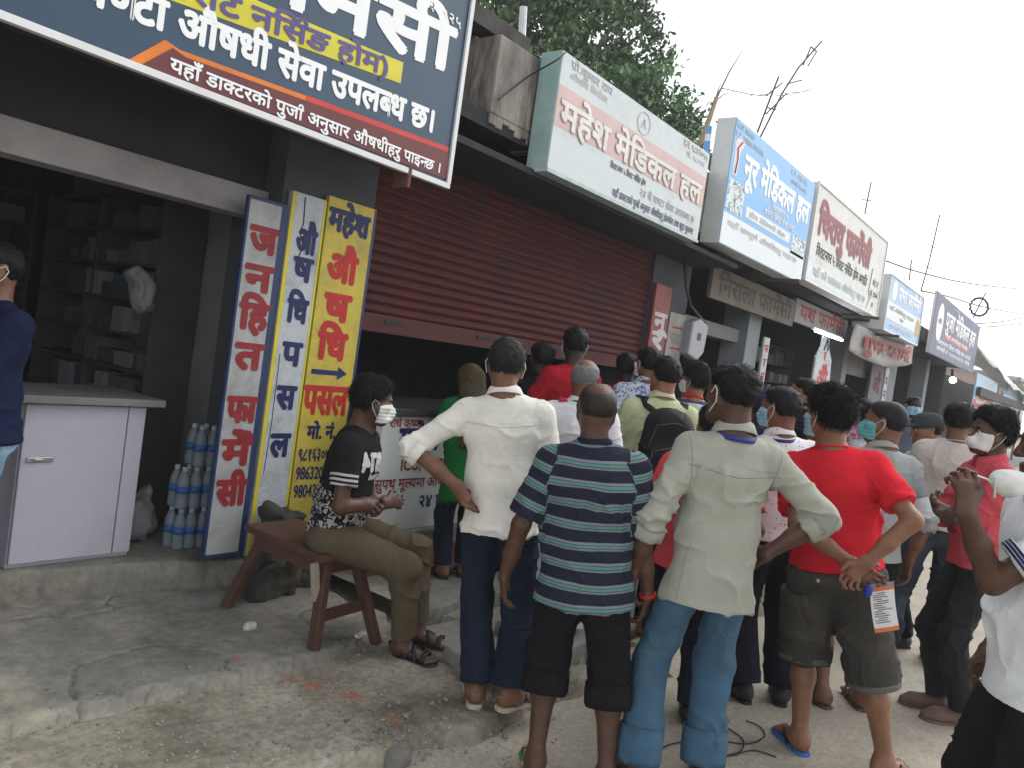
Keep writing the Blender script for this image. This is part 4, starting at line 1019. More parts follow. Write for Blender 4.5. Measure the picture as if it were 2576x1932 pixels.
letters(S3, 'विराटनगर ५', 8.35, 3.62, .06, 3.2, white_t, .015, width=.5); letters(S3, 'कोशी, विराट चोक, मोड', 8.15, 3.535, .06, 3.2, white_t, .015, width=.95)
letters(S3, 'PROP. NIRALA', 7.15, 4.14, .05, 3.2, pale_t, .01, width=.45); letters(S3, 'K. D. GENERAL MEDICINE', 7.15, 4.06, .045, 3.2, pale_t, .01, width=.75); letters(S3, 'द.नं. ४४०३२', 8.75, 4.12, .06, 3.2, pale_t, .012, width=.6); letters(S3, 'सम्पर्क ९८०४३', 8.8, 4.03, .05, 3.2, pale_t, .012, width=.55)
letters(S3, 'यहाँ सम्पूर्ण औषधिहरु पाइन्छ', 7.25, 3.22, .05, 3.198, pale_t, .01, width=2.1); letters(S3, 'होम डेलिभरी सेवा', 7.75, 3.415, .045, 3.198, pale_t, .01, width=1.1)
# the pointing arm printed at the left of the blue face
flat(S3, [(7.2, 3.70), (7.3, 3.70), (7.32, 3.95), (7.40, 4.03), (7.34, 4.09), (7.24, 4.08), (7.17, 4.0)], 3.2, mat('pale_print', (.6, .58, .6), rough=.5), 'printed_arm')
b = MB(); b.tube([(7.25, 3.196, 3.72), (7.27, 3.196, 3.86), (7.24, 3.196, 3.96), (7.33, 3.196, 4.04)], .008, 5); b.build('printed_arrow', red_t, S3, world=True)

S4 = sign_box('shop_sign', 'off-white sign box with dark red outlined lettering beside the sky blue box', 9.74, 13.45, 3.095, 4.29, 3.2, .2, mat('offwhite_face', (.60, .60, .58), rough=.5, var=.06, dirt=(.45, .45, .41), dirt_amt=.6, bump=.3, bscale=4), side_w, .03)
flat(S4, rect(9.8, 12.75, 3.14, 3.345), 3.2, mat('pale_aqua', (.58, .65, .66), rough=.5))
outlined(S4, 'चिरायु फार्मेसी', 9.95, 3.72, .29, 3.2, mat('claret_letter', (.26, .075, .085), rough=.6), mat('rose_outline2', (.55, .42, .42)), .05, 2.62)
letters(S4, 'विराटनगर ५ विराट नर्सिङ होम अगाडि', 10.02, 3.45, .115, 3.2, black_t, .03, width=2.55)
letters(S4, 'यहाँ सबै प्रकारका औषधिहरु पाइन्छ', 10.0, 3.20, .09, 3.198, pale_t, .02, width=2.6)
letters(S4, 'मो.नं.', 12.9, 3.52, .08, 3.2, black_t, .02, width=.4); letters(S4, 'प्रो. राजन', 12.85, 3.36, .07, 3.2, black_t, .02, width=.48); letters(S4, '५१', 13.0, 3.2, .07, 3.2, black_t, .02)
b = MB(); b.tube([(12.72, 3.196, 3.15), (12.84, 3.196, 3.3), (12.74, 3.196, 3.42), (12.78, 3.196, 3.75)], .008, 5); b.tube([(12.84, 3.196, 3.3), (13.42, 3.196, 3.5)], .008, 5); b.build('drawn_line', gray_t, S4, world=True)

S5 = sign_box('shop_sign', 'small light blue and white sign box with oval emblem', 14.0, 16.85, 2.96, 3.88, 3.2, .5, mat('light_blue_face', (.27, .44, .64), rough=.45, var=.06), side_w, .025)
flat(S5, rect(14.05, 16.8, 3.17, 3.46), 3.2, mat('white_strip', (.66, .69, .71)))
def oval(p, cx, cz, rx, rz, y, m): flat(p, [(cx+rx*math.cos(2*math.pi*k/24), cz+rz*math.sin(2*math.pi*k/24)) for k in range(24)], y, m, 'oval_emblem')
oval(S5, 14.42, 3.66, .17, .17, 3.2, white_t); oval(S5, 16.6, 3.27, .17, .17, 3.198, mat('ochre_letter', (.55, .4, .16)))
letters(S5, 'प्रभा फार्मेसी', 14.72, 3.57, .2, 3.2, white_t, .04, width=1.95); letters(S5, 'यहाँ औषधिहरु पाइन्छ', 14.2, 3.33, .06, 3.198, gray_t, .02, width=2.0); letters(S5, 'विराटनगर', 15.1, 3.22, .05, 3.198, gray_t, .02); letters(S5, 'सम्पर्क ९८४२०', 14.4, 3.03, .07, 3.2, pale_t, .02, width=1.9)

S6 = sign_box('shop_sign', 'grey violet cloth banner with white oval and red strip at the far end', 18.1, 24.7, 2.95, 4.22, 3.2, .06, mat('violet_grey_face', (.15, .16, .235), rough=.6, var=.15, scale=1.5), side_w)
oval(S6, 18.85, 3.66, .36, .40, 3.2, white_t); letters(S6, 'फार्मेसी', 18.62, 3.62, .1, 3.198, gray_t, .02)
letters(S6, 'पुजा मेडिकल हल', 19.5, 3.62, .34, 3.2, white_t, .035, width=4.6); letters(S6, 'तथा सर्जिकल', 20.4, 4.06, .1, 3.2, pale_t, .02)
flat(S6, rect(19.7, 23.2, 3.40, 3.52), 3.2, mat('red_vinyl', (.5, .04, .03))); letters(S6, 'यहाँ औषधिहरु पाइन्छ', 19.8, 3.425, .07, 3.198, white_t, .02, width=3.2)
for k, s in enumerate(('विराटनगर विराट नर्सिङ होम अगाडि', 'सम्पर्क नं. ९८४२०३३२१० मोरङ')): letters(S6, s, 18.9, 3.22-.14*k, .085, 3.2, white_t, .025, width=4.9)

# boards low on the pillars
def board(name, label, x0, x1, z0, z1, y, m, t=.03, lean=0):
    o = thing(name, label, 'sign', ((x0+x1)/2, y+t/2, z0)); mb = MB(); mb.box(x0, x1, y, y+t, z0, z1); mb.build('board', m, o, bevel=.004, world=True); return o
board_w = mat('painted_white', (.42, .45, .48), rough=.55, var=.07, scale=3, dirt=(.2, .21, .2), dirt_amt=.7, dirt_scale=5, grain=.12)
board_g = mat('painted_greywhite', (.33, .34, .34), rough=.55, var=.08, scale=3, dirt=(.17, .17, .165), dirt_amt=.7, dirt_scale=5, grain=.12)
board_y = mat('painted_yellow', (.48, .385, .055), rough=.55, var=.09, scale=3, dirt=(.27, .22, .07), dirt_amt=.65, dirt_scale=5, grain=.12)
Ba = board('sign_board', 'tall white board with blue border and crimson letters by the open shop', 2.44, 2.692, .335, 2.33, 3.78, mat('blue_border', (.02, .035, .10), rough=.5), .03)
flat(Ba, rect(2.452, 2.652, .36, 2.31), 3.78, board_g, 'white_face')
for k, (s, z) in enumerate((('ज', 2.04), ('न', 1.83), ('हि', 1.62), ('त', 1.40), ('फा', 1.10), ('र्मे', .86), ('सी', .635))):
    letters(Ba, s, 2.56, z, .135, 3.778, dred_t, .055, width=.165 if len(s) < 2 else .175, center=True)
Bb = board('sign_board', 'tall white board with yellow edges and navy letters on the pillar', 2.715, 2.955, .32, 2.42, 3.785, board_w, .04)
flat(Bb, rect(2.716, 2.74, .325, 2.415), 3.785, mat('edge_yellow', (.55, .47, .02), rough=.5), 'yellow_edge'); flat(Bb, rect(2.94, 2.954, .6, 2.415), 3.785, mat('edge_yellow', (.55, .47, .02)), 'yellow_edge')
for s, z in (('औ', 2.09), ('ष', 1.93), ('धि', 1.69), ('प', 1.44), ('स', 1.18), ('ल', .90)): letters(Bb, s, 2.845, z, .13, 3.785, blue_t, .045, width=.135 if s in 'औधि' else .125, center=True)
b = MB(); b.tube([(2.80, 3.784, 2.4), (2.81, 3.784, 2.25), (2.79, 3.784, 2.2), (2.83, 3.784, 2.13), (2.80, 3.784, 2.05)], .004, 4); b.tube([(2.765, 3.784, 1.5), (2.77, 3.784, 1.1), (2.76, 3.784, .8)], .0025, 4); b.build('crack', dark, Bb, world=True)
By = board('sign_board', 'tall yellow board with red and navy letters and an arrow on the pillar', 2.968, 3.345, .46, 2.455, 3.785, board_y, .04)
flat(By, rect(3.325, 3.344, .465, 2.45), 3.785, mat('blue_border', (.02, .035, .1)), 'blue_edge')
letters(By, 'महेश', 3.14, 2.265, .125, 3.785, blue_t, .05, width=.31, center=True)
for s, z, w in (('औ', 1.97, .22), ('ष', 1.735, .19), ('धि', 1.50, .21)): letters(By, s, 3.13, z, .155, 3.785, red_t, .055, width=w, center=True)
flat(By, [(3.0, 1.40), (3.2, 1.40), (3.2, 1.375), (3.275, 1.415), (3.2, 1.455), (3.2, 1.43), (3.0, 1.43)], 3.785, blue_t, 'arrow')
letters(By, 'पसल', 3.14, 1.155, .17, 3.785, red_t, .035, width=.33, center=True)
letters(By, 'मो. नं.', 3.14, 1.005, .075, 3.785, blue_t, .045, width=.22, center=True)
for s, z in (('९८१६३०७४५५', .87), ('9863201447', .755), ('9804372216', .645)): letters(By, s, 2.985, z, .07, 3.785, blue_t, .02, width=.34)
Bn = board('sign_board', 'maroon board with white letters on the pillar right of the red shutter', 7.11, 7.46, .3, 2.6, 3.78, mat('brick_red_board', (.22, .045, .045), rough=.6, var=.12, dirt=(.12, .05, .05), dirt_amt=.4), .04)
for s, z in (('नू', 2.14), ('र', 1.95), ('मे', 1.68), ('डि', 1.40), ('क', 1.13)): letters(Bn, s, 7.285, z, .17, 3.78, mat('greywhite_letter', (.45, .44, .44)), .05, width=.25, center=True)
Bo = board('sign_board', 'weathered grey board with faint red bars beside the maroon board', 7.5, 7.86, .3, 2.36, 3.78, mat('tan_board', (.27, .255, .235), rough=.8, var=.15, dirt=(.15, .14, .13), dirt_amt=.5), .03)
for z in (1.75, 1.98, 2.2): flat(Bo, rect(7.58, 7.82, z, z+.02), 3.78, dred_t, 'red_bar')
for s, z in (('फा', 2.03), ('र्मे', 1.80), ('सी', 1.57)): letters(Bo, s, 7.68, z, .12, 3.78, mat('taupe_letter', (.18, .17, .16)), .03, width=.2, center=True)
F1 = board('fascia_board', 'dusty brown fascia board with dark lettering under the canopy', 8.22, 11.06, 2.62, 2.98, 3.7, mat('brown_fascia', (.16, .14, .118), rough=.85, var=.2, scale=3, dirt=(.12, .1, .085), dirt_amt=.5), .05)
letters(F1, 'निराला फार्मेसी', 8.4, 2.70, .19, 3.7, mat('umber_letter', (.085, .065, .055), rough=.8), .045, width=2.5)
F2 = board('fascia_board', 'white fascia board with red lettering above the lit tube light', 11.09, 13.78, 2.70, 3.03, 3.7, mat('dull_white_fascia', (.27, .27, .28), rough=.7, var=.1), .05)
letters(F2, 'यश फार्मेसी', 11.3, 2.775, .19, 3.7, mat('brick_letter', (.30, .05, .05), rough=.7), .04, width=2.3)
# cloth banner sagging on two corners
T3 = thing('cloth_banner', 'sagging grey cloth banner with red lettering hung under the canopy', 'banner', (15.5, 3.4, 2.5)); nx = 24; vs = []
for j in range(6):
    for i in range(nx+1):
        u = i/nx; v = j/5; x = 13.2+4.6*u; zt = 2.95+.12*u-.10*math.sin(math.pi*u); zb = 2.50+.16*u-.16*math.sin(math.pi*u)
        vs.append((x-.25*(1-v)*(1-u)-15.5, .03*math.sin(u*13+v*2), zb+(zt-zb)*v-2.5))
fs = [(j*(nx+1)+i, j*(nx+1)+i+1, (j+1)*(nx+1)+i+1, (j+1)*(nx+1)+i) for j in range(5) for i in range(nx)]
o = mesh_obj('cloth', vs, fs, mat('grey_cloth', (.33, .31, .30), rough=.9, var=.12), T3, True); sd_ = o.modifiers.new('s', 'SOLIDIFY'); sd_.thickness = .004
letters(T3, 'शुभम फार्मा', 13.6, 2.57, .22, 3.36, mat('brick_letter', (.3, .05, .05)), .04, width=3.6, ex=(1, 0, .02))
# lozenge board with the vowel
Hx = thing('hanging_sign', 'white lozenge-ended hanging board with red letter under the tube light', 'sign', (12.4, 3.6, 1.7)); mb = MB()
mb.prism([(12.1, 1.72), (12.72, 1.72), (12.86, 1.95), (12.78, 2.3), (12.55, 2.48), (12.5, 2.62), (12.2, 2.62), (12.18, 2.45), (11.98, 2.28), (11.98, 1.95)], (0, 3.62, 0), (1, 0, 0), (0, 0, 1), (0, -1, 0), .03); mb.build('board', board_w, Hx, bevel=.004, world=True)
letters(Hx, 'औ', 12.42, 1.84, .26, 3.59, red_t, .05, width=.5, center=True); letters(Hx, 'प', 12.4, 2.26, .13, 3.59, red_t, .04, center=True); letters(Hx, 'ष', 12.4, 2.1, .1, 3.59, red_t, .04, center=True)
mb = MB(); mb.tube([(12.3, 3.585, 2.42), (12.4, 3.585, 2.6), (12.5, 3.585, 2.42)], .012, 5); mb.build('hook', black_t, Hx, world=True)
N1 = board('sign_board', 'narrow white strip board with red letters beside the grey pillar', 10.47, 10.68, 1.0, 2.40, 3.84, board_w, .03)
for k, s in enumerate('फामसऔष'): letters(N1, s, 10.575, 2.2-.19*k, .1, 3.84, red_t, .04, width=.13, center=True)
N2 = board('sign_board', 'dull grey board with dark red vowel far down the row', 16.3, 17.3, 1.2, 2.5, 3.8, plaster, .03); letters(N2, 'औ', 16.8, 1.95, .3, 3.8, mat('wine_letter', (.1, .02, .03)), .05, width=.6, center=True); flat(N2, rect(16.45, 17.2, 1.45, 1.62), 3.8, dred_t, 'red_bar')
N3 = board('sign_board', 'thin pale strip board at the edge of the far grey pillar', 17.45, 17.75, 1.0, 2.5, 3.8, board_w, .03)
for k, s in enumerate('फमस'): letters(N3, s, 17.6, 2.15-.3*k, .16, 3.8, dred_t, .05, width=.2, center=True)

# lamps that are lit in the photograph
glow = mat('lit_tube', (.9, .92, 1), emit=(1, 1, 1, 9))
TL = thing('tube_light', 'lit white tube light under the white fascia board', 'lamp', (12.6, 3.62, 2.6)); mb = MB(); mb.tube([(11.85, 3.62, 2.655), (13.3, 3.62, 2.66)], .016, 10); mb.build('tube', glow, TL, smooth=True, world=True)
mb = MB(); mb.box(11.8, 13.35, 3.63, 3.68, 2.675, 2.71); mb.build('batten', alu, TL, bevel=.003, world=True)
p = ony(2058, 820, 3.6); LB = thing('light_bulb', 'bare lit bulb in the far shop', 'lamp', tuple(p)); mb = MB(); mb.ball((0, 0, 0), .085, n=16, m=10); mb.build('bulb', mat('lit_bulb', (1, 1, 1), emit=(1, .97, .9, 9)), LB, smooth=True); mb = MB(); mb.tube([(0, .03, .1), (0, .05, .3)], .035, 8); mb.build('holder', dark, LB)
# meter box and its cable
MT = thing('meter_box', 'white electric meter cover hung on the pillar by a black cable', 'meter box', (8.05, 3.7, 1.95)); mb = MB()
mb.prism([(7.84, 1.95), (8.1, 1.9), (8.24, 2.0), (8.27, 2.3), (8.05, 2.36), (7.86, 2.3)], (0, 3.80, 0), (1, 0, 0), (0, 0, 1), (0, -1, 0), .12); mb.build('cover', mat('milky_cover', (.27, .27, .29), rough=.45, var=.1), MT, bevel=.02, world=True); flat(MT, rect(8.0, 8.1, 2.12, 2.2), 3.68, black_t, 'window')
CB = thing('cable', 'black cable looping down the pillar to the meter cover', 'cable', (7.8, 3.72, 2.2)); mb = MB(); mb.tube([tuple(ony(x, y, 3.72)) for x, y in ((1478, 560), (1482, 620), (1492, 660), (1508, 680), (1524, 697))], .016, 6); mb.build('cable', black_t, CB, smooth=True, world=True)
# brackets under the sign boxes
for lab, x, y0, y1, z in (('steel bracket arm under the sky blue box', 9.0, 3.0, 3.6, 3.0), ('steel bracket arm under the off-white box', 13.0, 3.05, 3.6, 3.07), ('steel bracket arm under the small light blue box', 14.3, 3.0, 3.6, 2.93)):
    t = thing('bracket', lab, 'bracket', (x, y1, z)); mb = MB(); mb.box(x-.04, x+.04, y0, y1, z-.06, z-.02); mb.box(x-.03, x+.03, y1-.05, y1, z-.02, z+.1); mb.build('arm', mat('rusty_steel', (.07, .06, .055), rough=.8), t, bevel=.004, world=True)
# blue and white pole behind the signs
p0, p1 = ony(1527, 322, 3.45), ony(1532, 272, 3.45); PP = thing('pole', 'short blue and white banded pole behind the sky blue box', 'pole', tuple(p0-np.array([0, 0, .5]))); mb = MB()
mb.tube([p0-np.array([0, 0, .45]), p0+(p1-p0)*.35], .03, 10); mb.tube([p0+(p1-p0)*.66, p1], .03, 10); mb.build('blue_band', sky_blue, PP, world=True); mb = MB(); mb.tube([p0+(p1-p0)*.351, p0+(p1-p0)*.659], .03, 10); mb.build('white_band', white_t, PP, world=True)
p0, p1 = ony(1131, 62, 3.7), ony(1131, 14, 3.7); PP = thing('pipe', 'white pipe standing on the roof behind the mossy parapet', 'pipe', tuple(p0)); mb = MB(); mb.tube([p0-np.array([0, 0, .1]), p1], .027, 10); mb.build('pipe', mat('pvc', (.6, .62, .63), rough=.5), PP, world=True)
for k, (x, h) in enumerate(((3.62, .5), (3.78, .38), (3.9, .46))):
    t = thing('steel_bar', 'thin rusty reinforcing bar sticking up from the parapet', 'steel bar', (x, 3.75, 3.86), group='reinforcing bars on the roof edge'); mb = MB(); mb.tube([(0, 0, -.05), (.01, .01, h*.6), (.03, 0, h)], .008, 6); mb.build('bar', mat('rust', (.14, .06, .04)), t)

# poles, aerials and wires over the roofs
stick = mat('bamboo', (.24, .19, .13), rough=.8, var=.2); wire_m = mat('black_wire', (.03, .03, .035), rough=.6)
BP = thing('bamboo_pole', 'leaning bamboo pole with a thin twig tip beside the sky blue box', 'pole', (8.3, 4.2, 3.5)); P_ = [ony(x, y, 4.2) for x, y in ((1495, 330), (1517, 300), (1548, 210))]
mb = MB(); mb.tube(P_, [.035, .035, .028], 8); mb.build('cane', stick, BP, smooth=True, world=True); mb = MB(); mb.tube([P_[2], ony(1575, 155, 4.2), ony(1606, 104, 4.2)], [.014, .011, .006], 6)
for q in ((1535, 225, 1590, 195), (1545, 215, 1560, 175), (1540, 220, 1520, 235)): mb.tube([ony(q[0], q[1], 4.2), ony((q[0]+q[2])/2, (q[1]+q[3])/2-6, 4.2), ony(q[2], q[3], 4.2)], [.01, .008, .004], 5)
mb.build('twig', stick, BP, smooth=True, world=True)
def aerial(label, Y, mast, bars, r=.012):
    t = thing('aerial', label, 'aerial', tuple(ony(*mast[0], Y))); mb = MB(); mb.tube([ony(x, y, Y) for x, y in mast], r, 6); mb.build('mast', wire_m, t, world=True)
    for a, b_ in bars:
        mb = MB(); mb.tube([ony(*a, Y), ony(*b_, Y)], r*.8, 5); mb.build('rod', wire_m, t, world=True)
aerial('tallest aerial behind the sky blue box with a bent loop near the top', 4.6, [(1640, 300), (1690, 200), (1725, 145), (1775, 88)], [((1655, 245), (1700, 200)), ((1735, 140), (1752, 100)), ((1752, 100), (1764, 110)), ((1764, 110), (1745, 142)), ((1700, 180), (1732, 172))], .016)
aerial('short upright aerial beside the tallest one', 4.6, [(1636, 285), (1668, 200), (1682, 165)], [((1660, 232), (1676, 236)), ((1655, 205), (1690, 178))], .016)
aerial('thin aerial with one crossbar above the off-white box', 4.2, [(1868, 462), (1876, 420), (1882, 392)], [((1862, 430), (1882, 432))], .014)
aerial('slim far aerial with short crossbars above the light blue box', 3.9, [(1990, 625), (2008, 560), (2030, 463)], [((2010, 530), (2022, 535)), ((2000, 575), (2014, 580))], .016)
aerial('plain upright rod above the small light blue box', 3.8, [(1964, 605), (1969, 560)], [], .014)
def wire(label, pts, r=.012):
    t = thing('overhead_wire', label, 'wire', tuple(pts[0])); mb = MB(); L = [np.array(p, float) for p in pts]; Q = []
    for k in range(33):
        u = k/32*(len(L)-1); i = min(int(u), len(L)-2); f = u-i
        a, b_, c, d = L[max(i-1, 0)], L[i], L[i+1], L[min(i+2, len(L)-1)]
        Q.append(.5*((2*b_)+(-a+c)*f+(2*a-5*b_+4*c-d)*f*f+(-a+3*b_-3*c+d)*f**3))
    mb.tube(Q, r, 5); mb.build('wire', wire_m, t, smooth=True, world=True)
wire('wire sagging from the off-white box away to the right', [ony(1915, 563, 3.4), ony(1990, 588, 3.4), ony(2100, 612, 3.2), ony(2230, 626, 3.0)], .016)
wire('wire along the banner top through the round coil', [ony(1990, 627, 3.9), ony(2050, 640, 3.9), ony(2125, 662, 3.8), ony(2230, 682, 3.6)], .02)
wire('upper short wire right of the violet banner', [ony(2108, 698, 3.3), ony(2160, 694, 3.0), ony(2230, 682, 2.7)], .016)
wire('lower short wire right of the violet banner', [ony(2108, 706, 3.3), ony(2160, 703, 3.0), ony(2230, 694, 2.7)], .016)
wire('faint high wire crossing the sky to the upper right corner', [ony(1560, 190, 4.4), ony(1690, 205, 4.4), ony(1850, 165, 4.6), ony(2100, 105, 5), ony(2230, 45, 5.2)], .007)
wire('faint short wire below the high wire', [ony(1620, 205, 5), ony(1790, 190, 5), ony(1990, 155, 5), ony(2095, 130, 5)], .006)
wire('wire drooping over the parapet and the sea green box side', [ony(1075, 215, 3.36), ony(1140, 165, 3.37), ony(1200, 130, 3.18), ony(1222, 112, 3.19)], .006)
c = ony(2115, 662, 3.8); CC = thing('cable_coil', 'round coil of black cable hanging on the wires', 'cable coil', tuple(c)); mb = MB(); rr = .28
ex_, ey_ = cR, cU
mb.tube([c+ex_*rr*math.cos(2*math.pi*k/28)+ey_*rr*math.sin(2*math.pi*k/28)+cf*.05*math.sin(3*k) for k in range(29)], .035, 7); mb.tube([c-ex_*.2-ey_*.35, c+ex_*.22+ey_*.46], .02, 6); mb.build('loop', wire_m, CC, smooth=True, world=True)

# far end of the row: tarpaulin roof, posters, brick house
E1 = thing('shop_building', 'far stall row with dirty white tarpaulin roof and dark eaves', 'stall row', (33, 4, 0)); mb = MB(); n = 20
tp = [(25.2, 3.0, 3.75), (44, 2.6, 2.75)]; vs = []
for i in range(n+1):
    u = i/n; x = 25.2+u*19; zt = 4.05-.9*u+.08*math.sin(u*15); vs += [(x, 2.9-.2*u, zt-.75-.04*math.sin(u*40)), (x, 3.4, zt-.15), (x, 4.2, zt)]
mb.add(vs, [(3*i+j, 3*i+3+j, 3*i+4+j, 3*i+1+j) for i in range(n) for j in (0, 1)]); o = mb.build('tarpaulin_roof', mat('tarpaulin', (.6, .6, .57), rough=.7, var=.1, dirt=(.4, .4, .36), dirt_amt=.4), E1, world=True, smooth=True)
sd_ = o.modifiers.new('s', 'SOLIDIFY'); sd_.thickness = .03
wall(E1, 'back_wall', dark, (25.01, 46, 5, 5.2, 0, 3.2)); wall(E1, 'eaves', mat('dark_eaves', (.05, .05, .05), var=.4), (25.2, 44, 3.0, 3.1, 2.35, 2.6))
for x in (26, 30.4, 35, 40): wall(E1, 'post', stick, (x, x+.12, 3.2, 3.3, 0, 2.9))
Q1 = board('poster', 'blue and orange poster board hung at the far stalls', 25.0, 29.9, 2.0, 3.0, 3.12, mat('poster_blue', (.32, .5, .66), rough=.5, var=.1), .04); flat(Q1, [(25.05, 2.02), (29.85, 2.02), (29.85, 2.06), (25.05, 2.25)], 3.12, red_t, 'red_corner'); flat(Q1, rect(25.4, 29.6, 2.15, 2.5), 3.118, mat('poster_peach', (.62, .5, .44)), 'pale_band'); letters(Q1, 'फार्मेसी', 25.9, 2.25, .2, 3.112, mat('brick_letter', (.3, .05, .05)), .03, width=3.2); letters(Q1, 'सेवा', 26.5, 2.7, .15, 3.12, mat('poster_peach', (.62, .5, .44)), .03, width=2.2)
Q2 = board('poster', 'pale blue and white poster board at the very far right', 32, 38.6, 2.3, 3.1, 3.12, mat('poster_white', (.6, .65, .68), rough=.5), .04); flat(Q2, rect(32.1, 38.5, 2.7, 3.05), 3.12, mat('poster_blue2', (.25, .42, .6)), 'blue_band'); letters(Q2, 'क्लिनिक', 33, 2.8, .15, 3.118, white_t, .03, width=3.5)
for z in (2.4, 2.52, 2.62): flat(Q2, rect(32.6, 37.5, z, z+.04), 3.12, gray_t, 'text_row')
c0 = ony(2150, 800, 11.5)
BR = thing('brick_house', 'half-built brick house far behind the tarpaulin roof', 'house', (c0[0], 11.5, 0)); x0 = c0[0]
brick = mat('brick', (.34, .20, .14), rough=.9, var=.25, scale=2)
wall(BR, 'wall', brick, (x0-2, x0+9, 11.5, 18, 0, 7.2)); wall(BR, 'roof', conc, (x0-2.6, x0+9.8, 11, 18.5, 7.2, 7.5)); wall(BR, 'window', dark, (x0+1, x0+2.6, 11.46, 11.499, 4.9, 6.3)); wall(BR, 'window', dark, (x0+5, x0+6.6, 11.46, 11.499, 4.9, 6.3))
BR2 = thing('concrete_house', 'tall pale house beyond the brick one at the right edge', 'house', (x0+16, 10, 0)); wall(BR2, 'wall', mat('pale_wall', (.42, .42, .4), var=.15), (x0+12, x0+24, 10, 18, 0, 8)); 
for k in range(3): wall(BR2, 'window', dark, (x0+13.5+3.4*k, x0+15+3.4*k, 9.96, 9.999, 5, 6.6))

# ------------------------------------------------------------------ trees
def leaf_mat(name, c):
    return mat(name, c, rough=.6, var=.55, scale=.9, spec=.35)
def tree(label, base, blobs, n, trunk_r, m, seed, leaf=.13):
    rng = np.random.default_rng(seed); t = thing('tree', label, 'tree', base); base = np.array(base, float)
    mb = MB(); top = np.mean([b[:3] for b in blobs], 0)-base
    mb.tube([(0, 0, -.2), top*.3+np.array([.1, 0, 0]), top*.62, top], [trunk_r, trunk_r*.8, trunk_r*.6, trunk_r*.3], 10)
    for b in blobs:
        e = np.array(b[:3])-base; s0 = top*.55; mb.tube([s0, (s0+e)/2+np.array([0, 0, .25]), e, e+rng.normal(0, .3, 3)+np.array([0, 0, b[3]*.6])], [trunk_r*.45, trunk_r*.3, trunk_r*.14, .02], 7)
        for _ in range(5):
            v = nrm(rng.normal(0, 1, 3))*b[3]*.85; mb.tube([e, e+v*.5+np.array([0, 0, .1]), e+v], [trunk_r*.12, .03, .012], 5)
    mb.build('trunk', mat('bark', (.10, .08, .06), rough=.95, var=.3, bump=.5), t, smooth=True)
    V = []; N_ = sum(b[3]**2 for b in blobs)
    for b in blobs:
        k = int(n*b[3]**2/N_); nc = max(12, int(k/60)); cl = rng.normal(0, 1, (nc, 3)); cl /= np.linalg.norm(cl, axis=1)[:, None]; cl *= (rng.uniform(.3, 1.15, (nc, 1))**.6)*b[3]
        cl *= np.array([1, 1, .8]); c = cl[rng.integers(0, nc, k)]+rng.normal(0, .17, (k, 3))*np.array([1, 1, .6])+np.array(b[:3])-base
        V.append(c)
    C = np.concatenate(V); k = len(C)
    a = rng.normal(0, 1, (k, 3))+np.array([0, 0, -.3]); a /= np.linalg.norm(a, axis=1)[:, None]
    w = np.cross(a, rng.normal(0, 1, (k, 3))+np.array([0, 0, 1.5])); w /= np.maximum(.01, np.linalg.norm(w, axis=1))[:, None]; s = leaf*rng.uniform(.6, 1.3, (k, 1))
    P = np.concatenate([C-a*s*.5, C+w*s*.26, C+a*s*.6, C-w*s*.26]); F_ = np.stack([np.arange(k)+q*k for q in range(4)], 1)
    mesh_obj('crown', P, F_, m, t)
    return t
lm = leaf_mat('leaf_green', (.12, .20, .085)); lm2 = leaf_mat('leaf_deep', (.11, .195, .085))
tree('large dark green tree rising behind the concrete canopy', (12.2, 10.6, 0), [(12.0, 10.9, 8.9, 1.9), (12.9, 9.7, 9.0, 1.5), (10.8, 11.8, 8.6, 1.5), (12.2, 10.6, 6.9, 1.7), (11.0, 12.0, 6.6, 1.4), (13.3, 9.0, 9.3, 1.0), (13.7, 8.75, 8.2, .75), (12.9, 9.9, 7.4, 1.3)], 36000, .28, lm, 2, .14)
tree('lower bushy tree behind the faded white sign box', (13.9, 8.3, 0), [(13.6, 8.8, 7.1, 1.15), (14.15, 8.1, 6.9, .9), (14.5, 7.7, 6.2, .75), (13.2, 9.1, 5.9, 1.2), (14.1, 8.1, 5.6, 1.0), (14.55, 7.55, 5.2, .6)], 20000, .18, lm2, 3, .13)
tree('small far tree beyond the brick house', (x0+9.5, 10, 0), [(x0+9.5, 10, 5.5, 1.6), (x0+10.5, 10, 6.8, 1.3)], 1500, .15, lm, 4, .3)

# ------------------------------------------------------------------ things in and before the open shop
cabw = mat('lilac_white', (.47, .45, .52), rough=.5, var=.05, scale=2, dirt=(.3, .28, .32), dirt_amt=.35, dirt_scale=2.4)
CA = thing('cabinet', 'lilac white counter cabinet with a latch at the shop entrance', 'cabinet', (1.9, 4.3, .3))
wall(CA, 'body', cabw, (1.60, 2.20, 4.125, 4.6, .3, 1.125)); wall(CA, 'door', cabw, (1.605, 2.10, 4.1, 4.122, .325, 1.115), bevel=.005); wall(CA, 'side_stile', cabw, (2.106, 2.197, 4.1, 4.122, .325, 1.115), bevel=.005)
wall(CA, 'worktop', mat('worn_top', (.19, .185, .185), rough=.55, var=.2, dirt=(.1, .1, .1)), (1.50, 2.27, 4.04, 4.66, 1.125, 1.165), bevel=.006)
wall(CA, 'latch', mat('steel', (.45, .45, .46), rough=.35, metal=.8), (1.63, 1.75, 4.088, 4.098, .83, .856), (1.66, 1.70, 4.08, 4.088, .835, .85))
wood_dk = mat('dark_shelf', (.05, .045, .043), rough=.7, var=.2)
